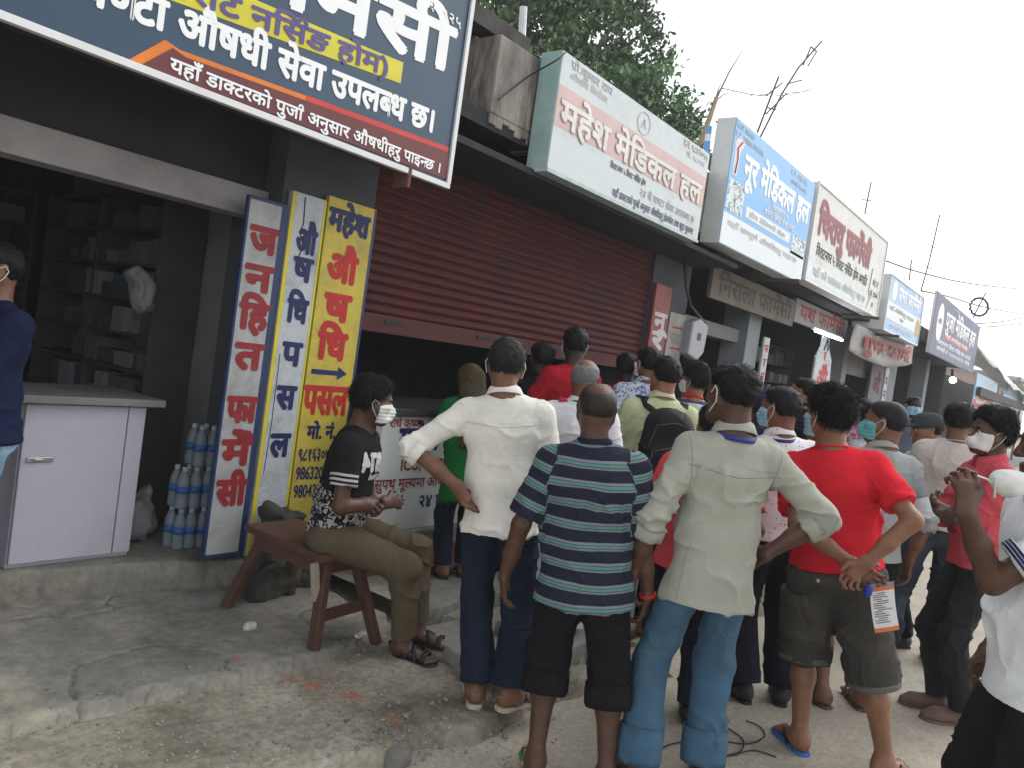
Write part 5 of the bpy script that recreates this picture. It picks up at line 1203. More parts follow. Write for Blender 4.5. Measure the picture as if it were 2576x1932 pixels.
def shelf(label, x0, x1, y0, y1, zs, along):
    t = thing('shelf_unit', label, 'shelves', ((x0+x1)/2, (y0+y1)/2, .3)); 
    for z in zs: wall(t, 'shelf', wood_dk, (x0, x1, y0, y1, z, z+.018), bevel=0)
    if along == 'y':
        for y in (y0, (y0+y1)/2, y1-.02): wall(t, 'upright', wood_dk, (x0+.004, x1-.004, y+.001, y+.019, .31, zs[-1]-.002), bevel=0)
    else:
        for x in (x0, (x0+x1)/2, x1-.02): wall(t, 'upright', wood_dk, (x+.001, x+.019, y0+.004, y1-.004, .31, zs[-1]-.002), bevel=0)
zs = [1.02, 1.24, 1.46, 1.68, 1.9, 2.12, 2.34]
shelf('dark shelf unit of medicine cartons along the side wall', 2.45, 2.75, 4.66, 6.3, zs, 'y'); shelf('dark shelf unit across the back of the shop', .2, 2.4, 6.35, 6.68, zs, 'x')
boxm = [mat('carton_%d' % k, c, rough=.7, var=.1) for k, c in enumerate(((.16, .16, .17), (.09, .09, .1), (.06, .055, .05), (.045, .06, .08), (.10, .085, .075), (.035, .035, .04)))]
rb = random.Random(3)
for zi, z in enumerate(zs[:-1]):
    y = 4.70
    while y < 5.9:
        w = rb.uniform(.09, .2); h = rb.uniform(.06, .17)
        if rb.random() < .93: t = tag(MB().box(2.46+rb.uniform(0, .05), 2.74, y, y+w, z+.0185, z+.018+h).build('carton', rb.choice(boxm), None), 'small medicine carton standing on the dark shelves', 'carton', 'medicine cartons on the side shelves')
        y += w+rb.uniform(.005, .04)
    x = .5
    while x < 2.2:
        w = rb.uniform(.12, .26); h = rb.uniform(.07, .17)
        if rb.random() < .85: t = tag(MB().box(x, x+w, 6.38, 6.6, z+.0185, z+.018+h).build('carton', rb.choice(boxm[1:]), None), 'medicine carton standing on the shelves at the back', 'carton', 'medicine cartons on the back shelves')
        x += w+rb.uniform(.02, .1)
for lab_, x0_, x1_ in (('dim shelves of goods in the first dark bay', 8.1, 9.9), ('dim shelves of goods in the second dark bay', 10.55, 14.5)):
    shelf(lab_, x0_, x1_, 4.75, 5.1, [1.25, 1.55, 1.85, 2.15, 2.45], 'x')
    for z in (1.25, 1.55, 1.85, 2.15):
        x = x0_+.05
        while x < x1_-.3:
            w = rb.uniform(.12, .3); h = rb.uniform(.09, .24)
            if rb.random() < .85: tag(MB().box(x, x+w, 4.76, 5.05, z+.0185, z+.018+h).build('carton', rb.choice(boxm), None), 'goods carton standing on the dim shelves of the far bays', 'carton', 'cartons on the far bay shelves')
            x += w+rb.uniform(.01, .08)
def lump(name, label, cat, c, r, m, seed, amp=.03, fr=9, vox=.012, flat_=None, prims=None):
    B = Sdf()
    for a, b_, ra in (prims or [((0, 0, 0), (0, 0, .001), r)]): B.limb(a, b_, ra, None, .03)
    if flat_ is not None: B.cut((0, 0, flat_), (0, 0, -1))
    V, Fq = B.mesh(vox); N_ = normals(V, Fq); V = V+N_*((vnoise(V*fr, seed)*amp+vnoise(V*fr*2.7, seed+1)*amp*.5)[:, None])
    o = mesh_obj(name, V, Fq, m, None, True); o.location = c; tag(o, label, cat); return o
lump('plastic_bag', 'crumpled pale plastic bag hanging inside the dark shop', 'bag', (2.33, 4.58, 1.75), .1, mat('pale_plastic', (.15, .16, .17), rough=.5, var=.15), 4, .03, 9, .012, None, [((-.05, 0, .08), (.03, 0, .04), .05), ((.0, 0, .02), (.02, 0, -.08), .07)])
lump('plastic_sack', 'white plastic sack slumped on the floor beside the bottles', 'sack', (2.36, 4.42, .40), .12, mat('white_sack', (.2, .2, .21), rough=.5, var=.15), 6, .035, 8, .012, -.1, [((0, 0, -.03), (0, 0, .06), .11), ((.02, 0, .1), (.05, 0, .17), .05)])
# shrink-wrapped water bottles
pet = bpy.data.materials.new('clear_plastic'); pet.use_nodes = True; bb_ = pet.node_tree.nodes['Principled BSDF']; bb_.inputs['Base Color'].default_value = (.42, .5, .56, 1); bb_.inputs['Roughness'].default_value = .12; bb_.inputs['Transmission Weight'].default_value = .65; bb_.inputs['IOR'].default_value = 1.25
lab_m = mat('blue_label', (.03, .11, .32), rough=.4, var=.2, scale=40); cap_m = mat('pale_cap', (.35, .41, .46), rough=.4)
def lathe(prof, n=14):
    mb = MB(); vs = [(r*math.cos(2*math.pi*k/n), r*math.sin(2*math.pi*k/n), z) for r, z in prof for k in range(n)]
    mb.add(vs, [(i*n+k, i*n+(k+1) % n, (i+1)*n+(k+1) % n, (i+1)*n+k) for i in range(len(prof)-1) for k in range(n)]+[tuple(range(n))[::-1], tuple(range((len(prof)-1)*n, len(prof)*n))]); return mb
W0 = thing('water_bottle', 'clear water bottle with blue label in the stacked packs by the side wall', 'bottle', (2.49, 4.13, .303), group='water bottles stacked in packs')
pb = lathe([(.033, 0), (.036, .01), (.036, .05), (.033, .06), (.036, .07), (.036, .14), (.033, .165), (.018, .205), (.014, .21), (.014, .222)]).build('bottle', pet, W0, smooth=True)
pl_ = lathe([(.0368, .085), (.0368, .128)]).build('label', lab_m, W0, smooth=True); pc = lathe([(.0155, .212), (.0155, .236)], 10).build('cap', cap_m, W0)
for tier in range(3):
    for j in range(2):
        for i in range(3):
            if tier == 2 and i == 0: continue
            if tier == i == j == 0: continue
            r = W0.copy(); COL.objects.link(r); r.location = (2.475+.075*i, 4.12+.08*j, .303+.24*tier)
            for ch in (pb, pl_, pc):
                q = ch.copy(); COL.objects.link(q); q.parent = r

# bench
bw = mat('bench_red', (.078, .036, .025), rough=.6, var=.3, scale=5, bump=.2, bscale=60, dirt=(.075, .05, .04), dirt_amt=.6, dirt_scale=3, stretch=(1, .3, 1))
BE = thing('bench', 'low reddish brown wooden bench with splayed legs under the seated man', 'bench', (2.65, 3.2, .16))
mb = MB(); mb.box(2.475, 2.83, 2.86, 3.5, .565, .60); mb.build('seat', bw, BE, bevel=.004, world=True)
for x in (2.515, 2.765): mb = MB(); mb.box(x, x+.025, 2.92, 3.46, .485, .563); mb.build('apron', bw, BE, bevel=.003, world=True)
mb = MB(); mb.box(2.541, 2.764, 2.92, 2.945, .485, .562); mb.build('apron', bw, BE, bevel=.003, world=True)
for xb, yb, xt, yt in ((2.47, 2.83, 2.565, 2.935), (2.85, 2.80, 2.745, 2.935), (2.44, 3.52, 2.56, 3.42), (2.85, 3.53, 2.75, 3.42)):
    z0 = gz(xb, yb); mb = MB(); mb.beam((xb, yb, z0), (xt, yt, .56), .04, .055, (0, 1, 0), .045, .058); mb.build('leg', bw, BE, bevel=.004, world=True)
mb = MB(); mb.beam((2.52, 2.865, .3), (2.80, 2.865, .315), .022, .055); mb.build('stretcher', bw, BE, bevel=.003, world=True)
mb = MB(); mb.beam((2.47, 2.905, .555), (2.505, 2.90, .37), .042, .018, (0, 1, 0)); mb.build('batten', mat('bare_wood', (.29, .25, .2), rough=.8, var=.2), BE, bevel=.002, world=True)

# rubble, broken slabs, stones
rock = mat('rubble', (.17, .165, .15), rough=.95, var=.35, scale=9, bump=.5, bscale=50, dirt=(.06, .06, .05), dirt_amt=.6)
lump('stone_block', 'dark mossy lump of masonry behind the bench', 'stone', (2.84, 3.68, .37), .1, mat('mossy_stone', (.045, .045, .038), rough=.95, var=.4, scale=8, bump=.5), 9, .05, 11, .012, -.22, [((-.06, 0, -.2), (-.05, 0, .2), .085), ((.1, -.02, -.2), (.08, 0, .06), .10), ((0, -.03, .22), (.1, -.02, .2), .055)])
lump('stone_block', 'low dark stone under the far end of the bench', 'stone', (2.74, 3.57, .20), .1, mat('mossy_stone', (.045, .045, .038)), 10, .03, 8, .012, -.08, [((-.06, 0, 0), (.1, 0, .05), .09)])
def slab(label, pts, z0, z1, seed, m=None):
    c = np.mean(np.array(pts), 0); t = thing('broken_slab', label, 'slab', (c[0], c[1], z0)); rg = random.Random(seed); L = []
    for k in range(len(pts)):
        a, b_ = np.array(pts[k]), np.array(pts[(k+1) % len(pts)])
        for f in (0, .25, .5, .75): L.append(a+(b_-a)*f+np.array([rg.uniform(-.012, .012), rg.uniform(-.012, .012)])*(f > 0))
    L = [p-c for p in L]; n = len(L); vs = [(p[0]*1.01, p[1]*1.01, 0) for p in L]+[(p[0]+rg.uniform(-.006, .006), p[1], z1-z0-.012) for p in L]+[(p[0]*.965, p[1]*.965, z1-z0+rg.uniform(-.002, .002)) for p in L]
    fs = [(q*n+k, q*n+(k+1) % n, (q+1)*n+(k+1) % n, (q+1)*n+k) for q in (0, 1) for k in range(n)]+[tuple(range(2*n, 3*n))]
    mesh_obj('slab', vs, fs, m or mat('slab_piece', (.21, .21, .195), rough=.92, var=.25, scale=7, bump=.4, bscale=60, dirt=(.1, .095, .08), dirt_amt=.5), t); return t
slab('curved broken slab edge beside the seated man sandals', [(2.97, 2.74), (3.02, 2.5), (2.92, 2.22), (3.06, 2.15), (3.34, 2.28), (3.36, 2.72)], .07, .178, 1)
slab('broken slab piece behind the bare calves', [(3.45, 2.1), (3.95, 2.05), (4.0, 2.5), (3.5, 2.55)], .08, .20, 2)
slab('tilted grey slab by the kerb gap near the grass', [(4.1, 2.3), (4.7, 2.2), (4.75, 2.75), (4.15, 2.8)], .1, .24, 3)
slab('loose kerb slab between the white spotted shirt and red T-shirt', [(5.6, 1.95), (6.6, 1.9), (6.6, 2.5), (5.65, 2.5)], .03, .2, 4)
for k, (x, y, r, lab) in enumerate(((2.30, 2.06, .065, 'jagged rubble chunk lowest in the picture by the kerb'), (3.5, 1.86, .04, 'small stone behind the rolled black trousers'), (4.9, 2.0, .06, 'stone on the kerb behind the grey cargo shorts'))):
    lump('stone', lab, 'stone', (x, y, gz(x, y)+r*.3), r, rock, 20+k, r*.35, 12, .01, -r*.35, [((-r*.5, 0, 0), (r*.5, r*.2, 0), r*.75)])
rng = np.random.default_rng(5); V = []; Fl = []
def pebbles(n, x0, x1, y0, y1, rmin, rmax):
    for _ in range(n):
        x, y = rng.uniform(x0, x1), rng.uniform(y0, y1); r = rmin*(rmax/rmin)**(rng.random()**2.2); z = gz(x, y)
        q = rng.normal(0, 1, (6, 3)); D_ = np.array([(1, 0, 0), (-1, 0, 0), (0, 1, 0), (0, -1, 0), (0, 0, .7), (0, 0, -.7)])*r+q*r*.25; b0 = len(V)
        V.extend((D_+np.array([x, y, z+r*.25])).tolist()); Fl.extend([(b0+a, b0+b_, b0+c) for a, b_, c in ((0, 2, 4), (2, 1, 4), (1, 3, 4), (3, 0, 4), (2, 0, 5), (1, 2, 5), (3, 1, 5), (0, 3, 5))])
pebbles(700, .8, 3.0, 2.05, 2.95, .003, .012); pebbles(160, 2.5, 4.3, 1.75, 2.2, .004, .02); pebbles(150, 2.9, 3.6, 2.1, 2.8, .004, .018); pebbles(60, 1.2, 3.2, 2.9, 3.8, .003, .012); pebbles(120, 2, 2.6, 2.0, 2.3, .004, .018); pebbles(80, 4.2, 7, 1.6, 2.5, .005, .02)
g_ = mesh_obj('gravel', V, Fl, mat('pebble', (.2, .19, .17), rough=.9, var=.45, scale=25)); g_['kind'] = 'stuff'
# litter
rg = random.Random(8)
for k, (x, y, c, lab) in enumerate(((3.22, 2.72, (.5, .55, .5), 'crumpled clear and green wrapper by the seated man sandals'), (2.78, 2.85, (.5, .5, .48), 'white scrap under the bench end'), (2.36, 3.2, (.5, .5, .48), 'white scrap on the wet slab left of the bench'), (5.75, 1.45, (.6, .25, .1), 'bright orange and blue wrapper behind the leaflet'), (5.9, 1.3, (.5, .5, .52), 'white crumpled paper behind the leaflet'))):
    m_ = mat('litter_%d' % k, c, rough=.4, var=.5, scale=40)
    o = lump('litter', lab, 'litter', (x, y, gz(x, y)+.012), .02, m_, 40+k, .012, 30, .006, None, [((-.02, 0, 0), (.025, .01, 0), .016)])
gm = mat('grass', (.06, .11, .03), rough=.7, var=.4, scale=20); V = []; Fl = []; rng = np.random.default_rng(9)
for _ in range(260):
    x, y = 3.84+rng.normal(0, .07), 1.9+rng.normal(0, .05); z = gz(x, y); h = rng.uniform(.04, .13); d = rng.normal(0, .04, 2); b0 = len(V)
    V += [(x-.003, y, z), (x+.003, y, z), (x+d[0], y+d[1], z+h)]; Fl.append((b0, b0+1, b0+2))
gt = mesh_obj('grass_tuft', V, Fl, gm); gt['kind'] = 'stuff'
# thin cable lying on the road
RC = thing('cable', 'thin black cable lying in loops on the road behind the rolled blue trousers', 'cable', (3.8, 1.1, 0))
def gp(pts, r=.0035):
    L = [onz(x, y, .006) for x, y in pts]; Q = []
    for k in range(41):
        u = k/40*(len(L)-1); i = min(int(u), len(L)-2); f = u-i; a, b_, c, d = L[max(i-1, 0)], L[i], L[i+1], L[min(i+2, len(L)-1)]
        Q.append(.5*((2*b_)+(-a+c)*f+(2*a-5*b_+4*c-d)*f*f+(-a+3*b_-3*c+d)*f**3))
    mb = MB(); mb.tube(Q, r, 5); mb.build('strand', wire_m, RC, smooth=True, world=True)
gp([(1571, 1603), (1600, 1607), (1629, 1605), (1652, 1590), (1640, 1570), (1611, 1558)]); gp([(1574, 1575), (1596, 1590), (1607, 1605), (1597, 1625), (1560, 1634)]); gp([(1480, 1600), (1560, 1634), (1626, 1622), (1676, 1636)]); gp([(1390, 1650), (1440, 1612), (1500, 1600)])
# ------------------------------------------------------------------ people
def cloth(n, c, var=.1, rough=.9, dirt=None, amt=.3):
    k = 'cloth_'+n in _mats; m = mat('cloth_'+n, c, rough=rough, var=var, scale=7, bump=.22, bscale=240, spec=.1, dirt=dirt, dirt_amt=amt, dirt_scale=4)
    return m if k else wrinkle(m)
mask_blue = mat('mask_blue', (.26, .46, .58), rough=.85, var=.05); mask_white = mat('mask_white', (.62, .63, .61), rough=.85, var=.05); mask_teal = mat('mask_teal', (.12, .42, .42), rough=.85); loop_m = mat('elastic', (.6, .6, .56), rough=.8)
navy_jean = cloth('navy_jeans', (.012, .018, .034), dirt=(.02, .028, .05)); black_c = cloth('black', (.011, .011, .013)); ink = cloth('ink', (.013, .014, .022))
brown_l = mat('brown_leather', (.10, .065, .05), rough=.6); dark_l = mat('dark_leather', (.02, .018, .017), rough=.55); cream_s = mat('cream_sole', (.42, .36, .27), rough=.7); black_s = mat('black_sole', (.02, .02, .021), rough=.7)
AC = dict(L=dict(w=(.10, .205, 1.14), e=(-.7, .1, -1), f=(.92, -.25, .15), p=(0, -1, .1), curl=1.0), R=dict(w=(-.08, .245, 1.10), e=(.7, .15, -1), f=(-.92, -.3, .12), p=(0, -1, 0), curl=1.0))

# seated man on the bench
p = Person('seated man in black printed T-shirt and olive trousers on the bench, arms folded, white mask', (2.66, 3.0, .10), -58, 1.64, 'dark', near=True, seed=11, girth=1.06,
           pelvis=(0, 0, .615), head=(30, -4, 0), lean=(0, .15), feet=((-.10, .47, .125), (.02, .43)), toes=(-6, -14), knees=((-.1, .6, 1), (.2, .6, 1)),
           handR=dict(w=(.03, .235, .775), e=(.9, -.6, -.5), f=(-.55, .75, .1), p=(-.5, -.6, -.3), curl=1.5), handL=dict(w=(.02, .185, .745), e=(-.9, -.3, -.6), f=(.75, .45, -.1), p=(.3, -.6, .6), curl=1.4))
p.body(); p.hair(t=.015, blades=2600, blen=.03, top=.010, mess=.22)
def tee_mat():
    m = bpy.data.materials.new('black_leaf_tee'); m.use_nodes = True; N = m.node_tree.nodes; L = m.node_tree.links; b = N['Principled BSDF']; b.inputs['Roughness'].default_value = .92; b.inputs['Specular IOR Level'].default_value = .1
    def math_(op, a, c=None):
        n = N.new('ShaderNodeMath'); n.operation = op
        for k, q in enumerate((a, c)):
            if q is None: continue
            if isinstance(q, (int, float)): n.inputs[k].default_value = q
            else: L.new(q, n.inputs[k])
        return n.outputs[0]
    u = N.new('ShaderNodeAttribute'); u.attribute_name = 'u'; pa = N.new('ShaderNodeAttribute'); pa.attribute_name = 'part'; u = u.outputs['Fac']; pa = pa.outputs['Fac']
    tc = N.new('ShaderNodeTexCoord'); n = N.new('ShaderNodeTexNoise'); n.inputs['Scale'].default_value = 26; n.inputs['Detail'].default_value = 3; n.inputs['Distortion'].default_value = 2; L.new(tc.outputs['Object'], n.inputs[0])
    leaf = math_('MULTIPLY', math_('GREATER_THAN', n.outputs[0], .53), math_('MULTIPLY', math_('LESS_THAN', u, .70), math_('LESS_THAN', pa, .5)))
    f = math_('FRACT', math_('DIVIDE', u, .024)); st = math_('MULTIPLY', math_('MULTIPLY', math_('LESS_THAN', f, .5), math_('GREATER_THAN', pa, .5)), math_('MULTIPLY', math_('GREATER_THAN', u, .792), math_('LESS_THAN', u, .864)))
    fac = math_('MAXIMUM', math_('MULTIPLY', leaf, .8), st); mx = N.new('ShaderNodeMix'); mx.data_type = 'RGBA'; L.new(fac, mx.inputs[0]); mx.inputs[6].default_value = (.012, .012, .013, 1); mx.inputs[7].default_value = (.42, .41, .40, 1); L.new(mx.outputs[2], b.inputs['Base Color']); return m
p.shirt(tee_mat(), hem=-.075, sleeve='short', fr=.66, rs=.062, upart=True, name='t_shirt', loose=.016, flare=-.008)
wpt = mat('white_print', (.6, .6, .59), rough=.8)
p.print_text('shirt', '1974', p.T(.05, .2, .335), p.rt, p.up, .085, -p.fw, wpt, .06, .20); p.print_text('shirt', 'loud', p.T(.03, .2, .29), p.rt, p.up, .03, -p.fw, wpt, .04)
p.trousers(cloth('olive', (.085, .068, .042), dirt=(.11, .09, .06)), top=.06, loose=.014, thigh=.09, knee=.063, ankle=.05, cuff=.93, amp=.008, shrink=0)
for i in (0, 1): p.flipflop(i, black_s, dark_l, True)
p.mask(mask_white, loop_m); p.face()

# man in white shirt, hand on hip
p = Person('man in cream white shirt with left hand on hip, seen from behind on the kerb', (2.835, 2.03, .105), 37, 1.64, 'mid', near=True, seed=43, head=(-2, 0, 2), headpx=(1097, 735),
           feet=((-.075, .0), (.085, .0)), toes=(4, -42), handL=dict(w=(-.175, -.115, 1.0), e=(-1, -.1, -.02), f=(.62, -.2, -.70), p=(.45, .85, 0), curl=.5, thumbdir=(-.3, .6, .6)), handR=dict(w=(.17, .24, 1.06), e=(.55, -1, -.6), f=(0, .9, .3), p=(-1, 0, 0)))
p.body(); p.hair(t=.011, blades=2000, blen=.015, col=(.016, .015, .015), low=-.075)
w = mat('cream_speckled', (.70, .685, .63), rough=.9, var=.07, scale=5, bump=.25, bscale=240, dirt=(.44, .42, .36), dirt_amt=.4, dirt_scale=3.5); wrinkle(w); p.shirt(w, hem=-.10, sleeve='rolled', fr=.2, rs=.061, loose=.014, flare=.018, amp=.011, freq=(8, 8, 9)); p.collar(w, fall=.034)
p.ring('cuff', *p.sleeve_end[0], .056, .045, .006, w); p.trousers(navy_jean, ankle=.07, knee=.066, loose=.01)
for i in (0, 1): p.flipflop(i, cream_s, mat('taupe_strap', (.16, .11, .09), rough=.6), True)
for q in (-1, 1):
    b = MB(); h = p.hp; b.tube([h(q*.066, .05, -.02), h(q*.082, .0, .03), h(q*.092, -.02, .0), h(q*.08, 0, -.05)], .0022, 5); b.build('ear_loop', loop_m, p.root)
p.seam('shirt', [p.T(-.17, -.2, .40), p.T(0, -.2, .385), p.T(.17, -.2, .40)], p.fw, mat('seam_shade', (.5, .49, .45)), .0018)

# man in striped polo
p = Person('balding man in navy polo with mint and grey stripes and cut-off black trousers, from behind', (2.76, 1.54, 0), 30, 1.61, 'dark', girth=1.06, near=True, seed=13, headpx=(1292, 850),
           feet=((-.15, .0), (.15, -.02)), toes=(10, -10), handL=dict(w=(-.315, .03, .80), e=(-.5, -1, 0), f=(.1, .2, -1), p=(1, .3, 0), curl=.5), handR=dict(w=(.30, .05, .80), e=(.5, -1, 0), f=(-.08, .2, -1), p=(-1, .3, 0), curl=.6))
p.body(); p.hair(t=.005, blades=900, blen=.007, bald=((0, -.06, .115), .072), low=-.09, fuzz=.001)
st = band_mat('striped_knit', (.013, .017, .033), [(.34, .43, (.17, .19, .215)), (.43, .47, (.04, .05, .07)), (.47, .60, (.09, .235, .20)), (.60, .64, (.05, .07, .09)), (.64, .76, (.19, .21, .23))], .083)
p.shirt(st, hem=-.135, sleeve='short', fr=.86, rs=.066, loose=.022, upart=True, name='polo_shirt', amp=.008); p.collar(cloth('navy_knit', (.013, .017, .033)), h=.03, fall=.03, gap=60)
p.trousers(black_c, cuff=.36, knee=.078, ankle=.075, loose=.014, thigh=.09)
for c, d in p.cuffs: p.ring('rolled_cuff', c+d*.01, d, .088, .10, .012, black_c, jit=.002)
for i in (0, 1): p.flipflop(i, mat('green_foam', (.05, .22, .10), rough=.7), mat('yellow_green_strap', (.35, .38, .06), rough=.6))
p.wristband(1, red_t)

# man in grey-green shirt with blue trousers
p = Person('tall man in grey-green shirt and rolled teal blue trousers, right hand on hip, from behind', (3.02, 1.205, 0), 42, 1.755, 'dark', near=True, seed=14, head=(24, -3, 0), lean=(0, .02), headpx=(1608, 805), head_side=-.03, girth=.9,
           feet=((-.155, .0), (.125, .05)), toes=(14, -20), handL=dict(w=(-.30, .02, .84), e=(-.6, -1, 0), f=(.12, .2, -1), p=(1, .1, 0), curl=.55), handR=dict(w=(.205, .0, .98), e=(1, -.25, .2), f=(-.25, .7, -.55), p=(-1, -.1, .2), curl=.4))
p.body(); p.hair(t=.013, blades=2600, blen=.014, mess=.4, low=-.08)
g = mat('sage_denim', (.33, .335, .28), rough=.92, var=.1, scale=5, bump=.25, bscale=230, dirt=(.39, .39, .34), dirt_amt=.5, dirt_scale=5); wrinkle(g); p.shirt(g, hem=-.14, sleeve='rolled', fr=.34, rs=.061, loose=.014, flare=.02, amp=.0095, freq=(8, 8, 8)); p.collar(g, h=.04, fall=.04)
for e in p.sleeve_end: p.ring('cuff', *e, .052, .05, .007, g)
sg_ = mat('seam_dark', (.15, .155, .125)); 
p.seam('shirt', [p.T(-.18, -.2, .385), p.T(0, -.2, .365), p.T(.18, -.2, .385)], p.fw, sg_, .0010)
p.seam('shirt', [p.T(-.185, -.2, .50), p.T(-.168, -.2, .40), p.T(-.155, -.2, .22)], p.fw, sg_, .0009); p.seam('shirt', [p.T(.175, -.2, .48), p.T(.16, -.2, .40), p.T(.15, -.2, .25)], p.fw, sg_, .0009); p.seam('shirt', [p.T(-.12, -.2, .1), p.T(-.14, -.2, -.12)], p.fw, sg_, .0009)
p.band(mat('royal_lanyard', (.02, .035, .19), rough=.6), r=.085, w=.02, drop=.004)
tb = mat('teal_twill', (.042, .10, .165), rough=.85, var=.14, scale=6, bump=.25, bscale=240, dirt=(.085, .15, .21), dirt_amt=.6, dirt_scale=4); wrinkle(tb); p.trousers(tb, knee=.066, ankle=.074, loose=.006, thigh=.085, cuff=.93, amp=.0085, freq=(6, 6, 5))
for c, d in p.cuffs: p.ring('rolled_cuff', c+d*.0, d, .083, .13, .006, tb)
for i in (0, 1): p.flipflop(i, black_s, dark_l)
for q in (-1, 1):
    b = MB(); h = p.hp; b.tube([h(q*.066, .05, -.012), h(q*.082, .005, .03), h(q*.092, -.018, .01), h(q*.086, -.012, -.03), h(q*.066, .04, -.07)], .0026, 6); b.build('ear_loop', loop_m, p.root)

# man in coral T-shirt just behind
p = Person('man in coral red T-shirt and dark trousers half hidden behind the grey-green shirt', (3.66, 1.53, 0), 38, 1.57, 'mid', near=True, seed=15, girth=1.16, feet=((-.12, .02), (.10, 0)), handL=dict(w=(-.29, .1, .86), e=(-.6, -1, 0), f=(.1, .2, -1), p=(1, .1, 0)))
p.body(shoes=(True, True)); p.hair(); p.shirt(cloth('coral', (.60, .07, .08)), hem=-.08, sleeve='short', fr=.72, rs=.066, loose=.02, name='t_shirt'); p.trousers(ink); [p.shoe(i, dark_l, black_s) for i in (0, 1)]
b = MB(); b.ribbon(p.onto('shirt', [p.T(-.11, -.10, .56), p.T(-.105, -.04, .56), p.T(-.10, .03, .56), p.T(-.1, .09, .56)], -p.up, .004), p.rt, .055, .008); sb = b.build('strap', black_c, None); sb.location = p.root.location; sb.rotation_euler = p.root.rotation_euler; sb.scale = p.root.scale
sb.name = 'bag_strap'; tag(sb, 'black bag strap over the shoulder of the coral T-shirt', 'strap')

# man in red T-shirt, hands behind
p = Person('man in bright red T-shirt and grey cargo shorts holding a leaflet behind his back', (3.94, .79, 0), 17, 1.73, 'tan', near=True, seed=16, head=(42, -2, 0), girth=1.03, lean=(.0, -.02), headpx=(1790, 845),
           feet=((-.185, .02), (.17, -.02)), toes=(28, -38), handL=dict(w=(.10, -.20, .955), e=(-1, -.7, -.1), f=(.85, -.1, -.45), p=(.2, -.9, .3), curl=.55, thumbdir=(0, 0, 1)), handR=dict(w=(.155, -.265, .985), e=(1, -.35, -.1), f=(-.55, -.12, -.8), p=(.3, -.9, -.2), curl=.7, thumbdir=(-1, 0, .2)))
p.body(); p.hair(t=.019, blades=4200, blen=.03, top=.010, mess=.32, low=-.085, fuzz=.003)
r = cloth('bright_red', (.60, .02, .034)); p.shirt(r, hem=-.005, sleeve='short', fr=.74, rs=.064, loose=.02, name='t_shirt', amp=.011, freq=(7, 7, 4)); p.collar(r, h=.012, fall=.006, gap=0, r=.07)
p.seam('shirt', [p.T(-.012, -.2, .45), p.T(.0, -.2, .415), p.T(.025, -.2, .425)], p.fw, mat('red_seam', (.33, .01, .015)), .0016)
cg = mat('charcoal_canvas', (.047, .043, .038), rough=.95, var=.2, scale=6, bump=.3, bscale=200, dirt=(.085, .078, .07), dirt_amt=.5, dirt_scale=3); wrinkle(cg); p.trousers(cg, cuff=.20, thigh=.10, knee=.094, ankle=.094, loose=.016, top=.06, amp=.009)
for c, d in p.cuffs: p.ring('hem', c+d*.004, d, .1085, .022, .004, mat('pale_hem', (.10, .095, .088)), jit=.0015)
fw = p.fw; fl = p.patch('pocket_flap', 'trousers', p.T(-.085, -.2, -.035), p.rt, p.up, .155, .055, fw, mat('charcoal_flap', (.062, .057, .051), rough=.95, var=.2), .012, ny=5); p.patch('back_pocket', 'trousers', p.T(-.085, -.2, -.125), p.rt, p.up, .14, .13, fw, cg, .004)
p.patch('back_pocket', 'trousers', p.T(.10, -.2, -.115), p.rt, p.up, .13, .13, fw, cg, .004)
b = MB(); q = p.onto('trousers', [p.T(-.085, -.2, -.035)], fw, .012)[0]; b.ball(q, .011, n=12, m=8); b.build('button', mat('steel', (.45, .45, .46), rough=.35, metal=.8), fl, smooth=True)
sdv = nrm(p.rt+fw*.75); ax_ = nrm(np.cross(p.up, sdv))
cp = p.patch('cargo_pocket', 'trousers', (p.hip[0]+(p.kn[0]-p.hip[0])*.62)-sdv*.2, ax_, (0, 0, 1), .17, .20, sdv, cg, .02); p.patch('pocket_flap', 'trousers', (p.hip[0]+(p.kn[0]-p.hip[0])*.36)-sdv*.2, ax_, (0, 0, 1), .18, .06, sdv, mat('charcoal_flap', (.062, .057, .051)), .03, ny=5, parent=cp)
for i in (0, 1): p.flipflop(i, mat('blue_foam', (.045, .155, .42), rough=.7, dirt=(.03, .06, .12), dirt_amt=.5), black_s)
p.mask(mask_blue, loop_m)
hl = p.wr[0]; hf = nrm(p.hd[0]['f']); lw = p.root
Mx = Matrix.Translation(p.root.location)@Matrix.Rotation(p.root.rotation_euler.z, 4, 'Z')@Matrix.Diagonal((p.k, p.k, p.k, 1))
tip = Mx@Vector(hl+hf*.135+np.array([.0, -.03, -.015]))
LF = thing('leaflet', 'white printed leaflet with orange edges held behind the red T-shirt', 'leaflet', tuple(tip)); ex = Vector(tuple(cR)); ax1 = nrm(np.array([cR[0], cR[1], 0])*1.0); dn = nrm(np.array([0, 0, -1])+ax1*.28); rt_ = nrm(np.cross(dn, cf)); rt_ = rt_ if rt_@ax1 > 0 else -rt_
Wd, Hh = .105, .21; vs = []; ny_ = 12
for j in range(ny_+1):
    for i in (0, 1, 2, 3): u = i/3-.35; v = j/ny_; vs.append(rt_*u*Wd+dn*(v*Hh-.03)+nrm(cf)*(.012*math.sin(v*3)+.01*u*u))
fs = [(j*4+i, j*4+i+1, j*4+i+5, j*4+i+4) for j in range(ny_) for i in range(3)]; mi = [1 if j in (1, ny_-1) else (2 if j == 0 else 0) for j in range(ny_) for i in range(3)]
o = mesh_obj('sheet', vs, fs, None, LF, False, [mat('paper', (.62, .63, .64), rough=.5), mat('orange_print', (.6, .16, .06)), mat('photo_print', (.2, .22, .26), var=.5, scale=60)], mi); q = o.modifiers.new('s', 'SOLIDIFY'); q.thickness = .0008
mb = MB()
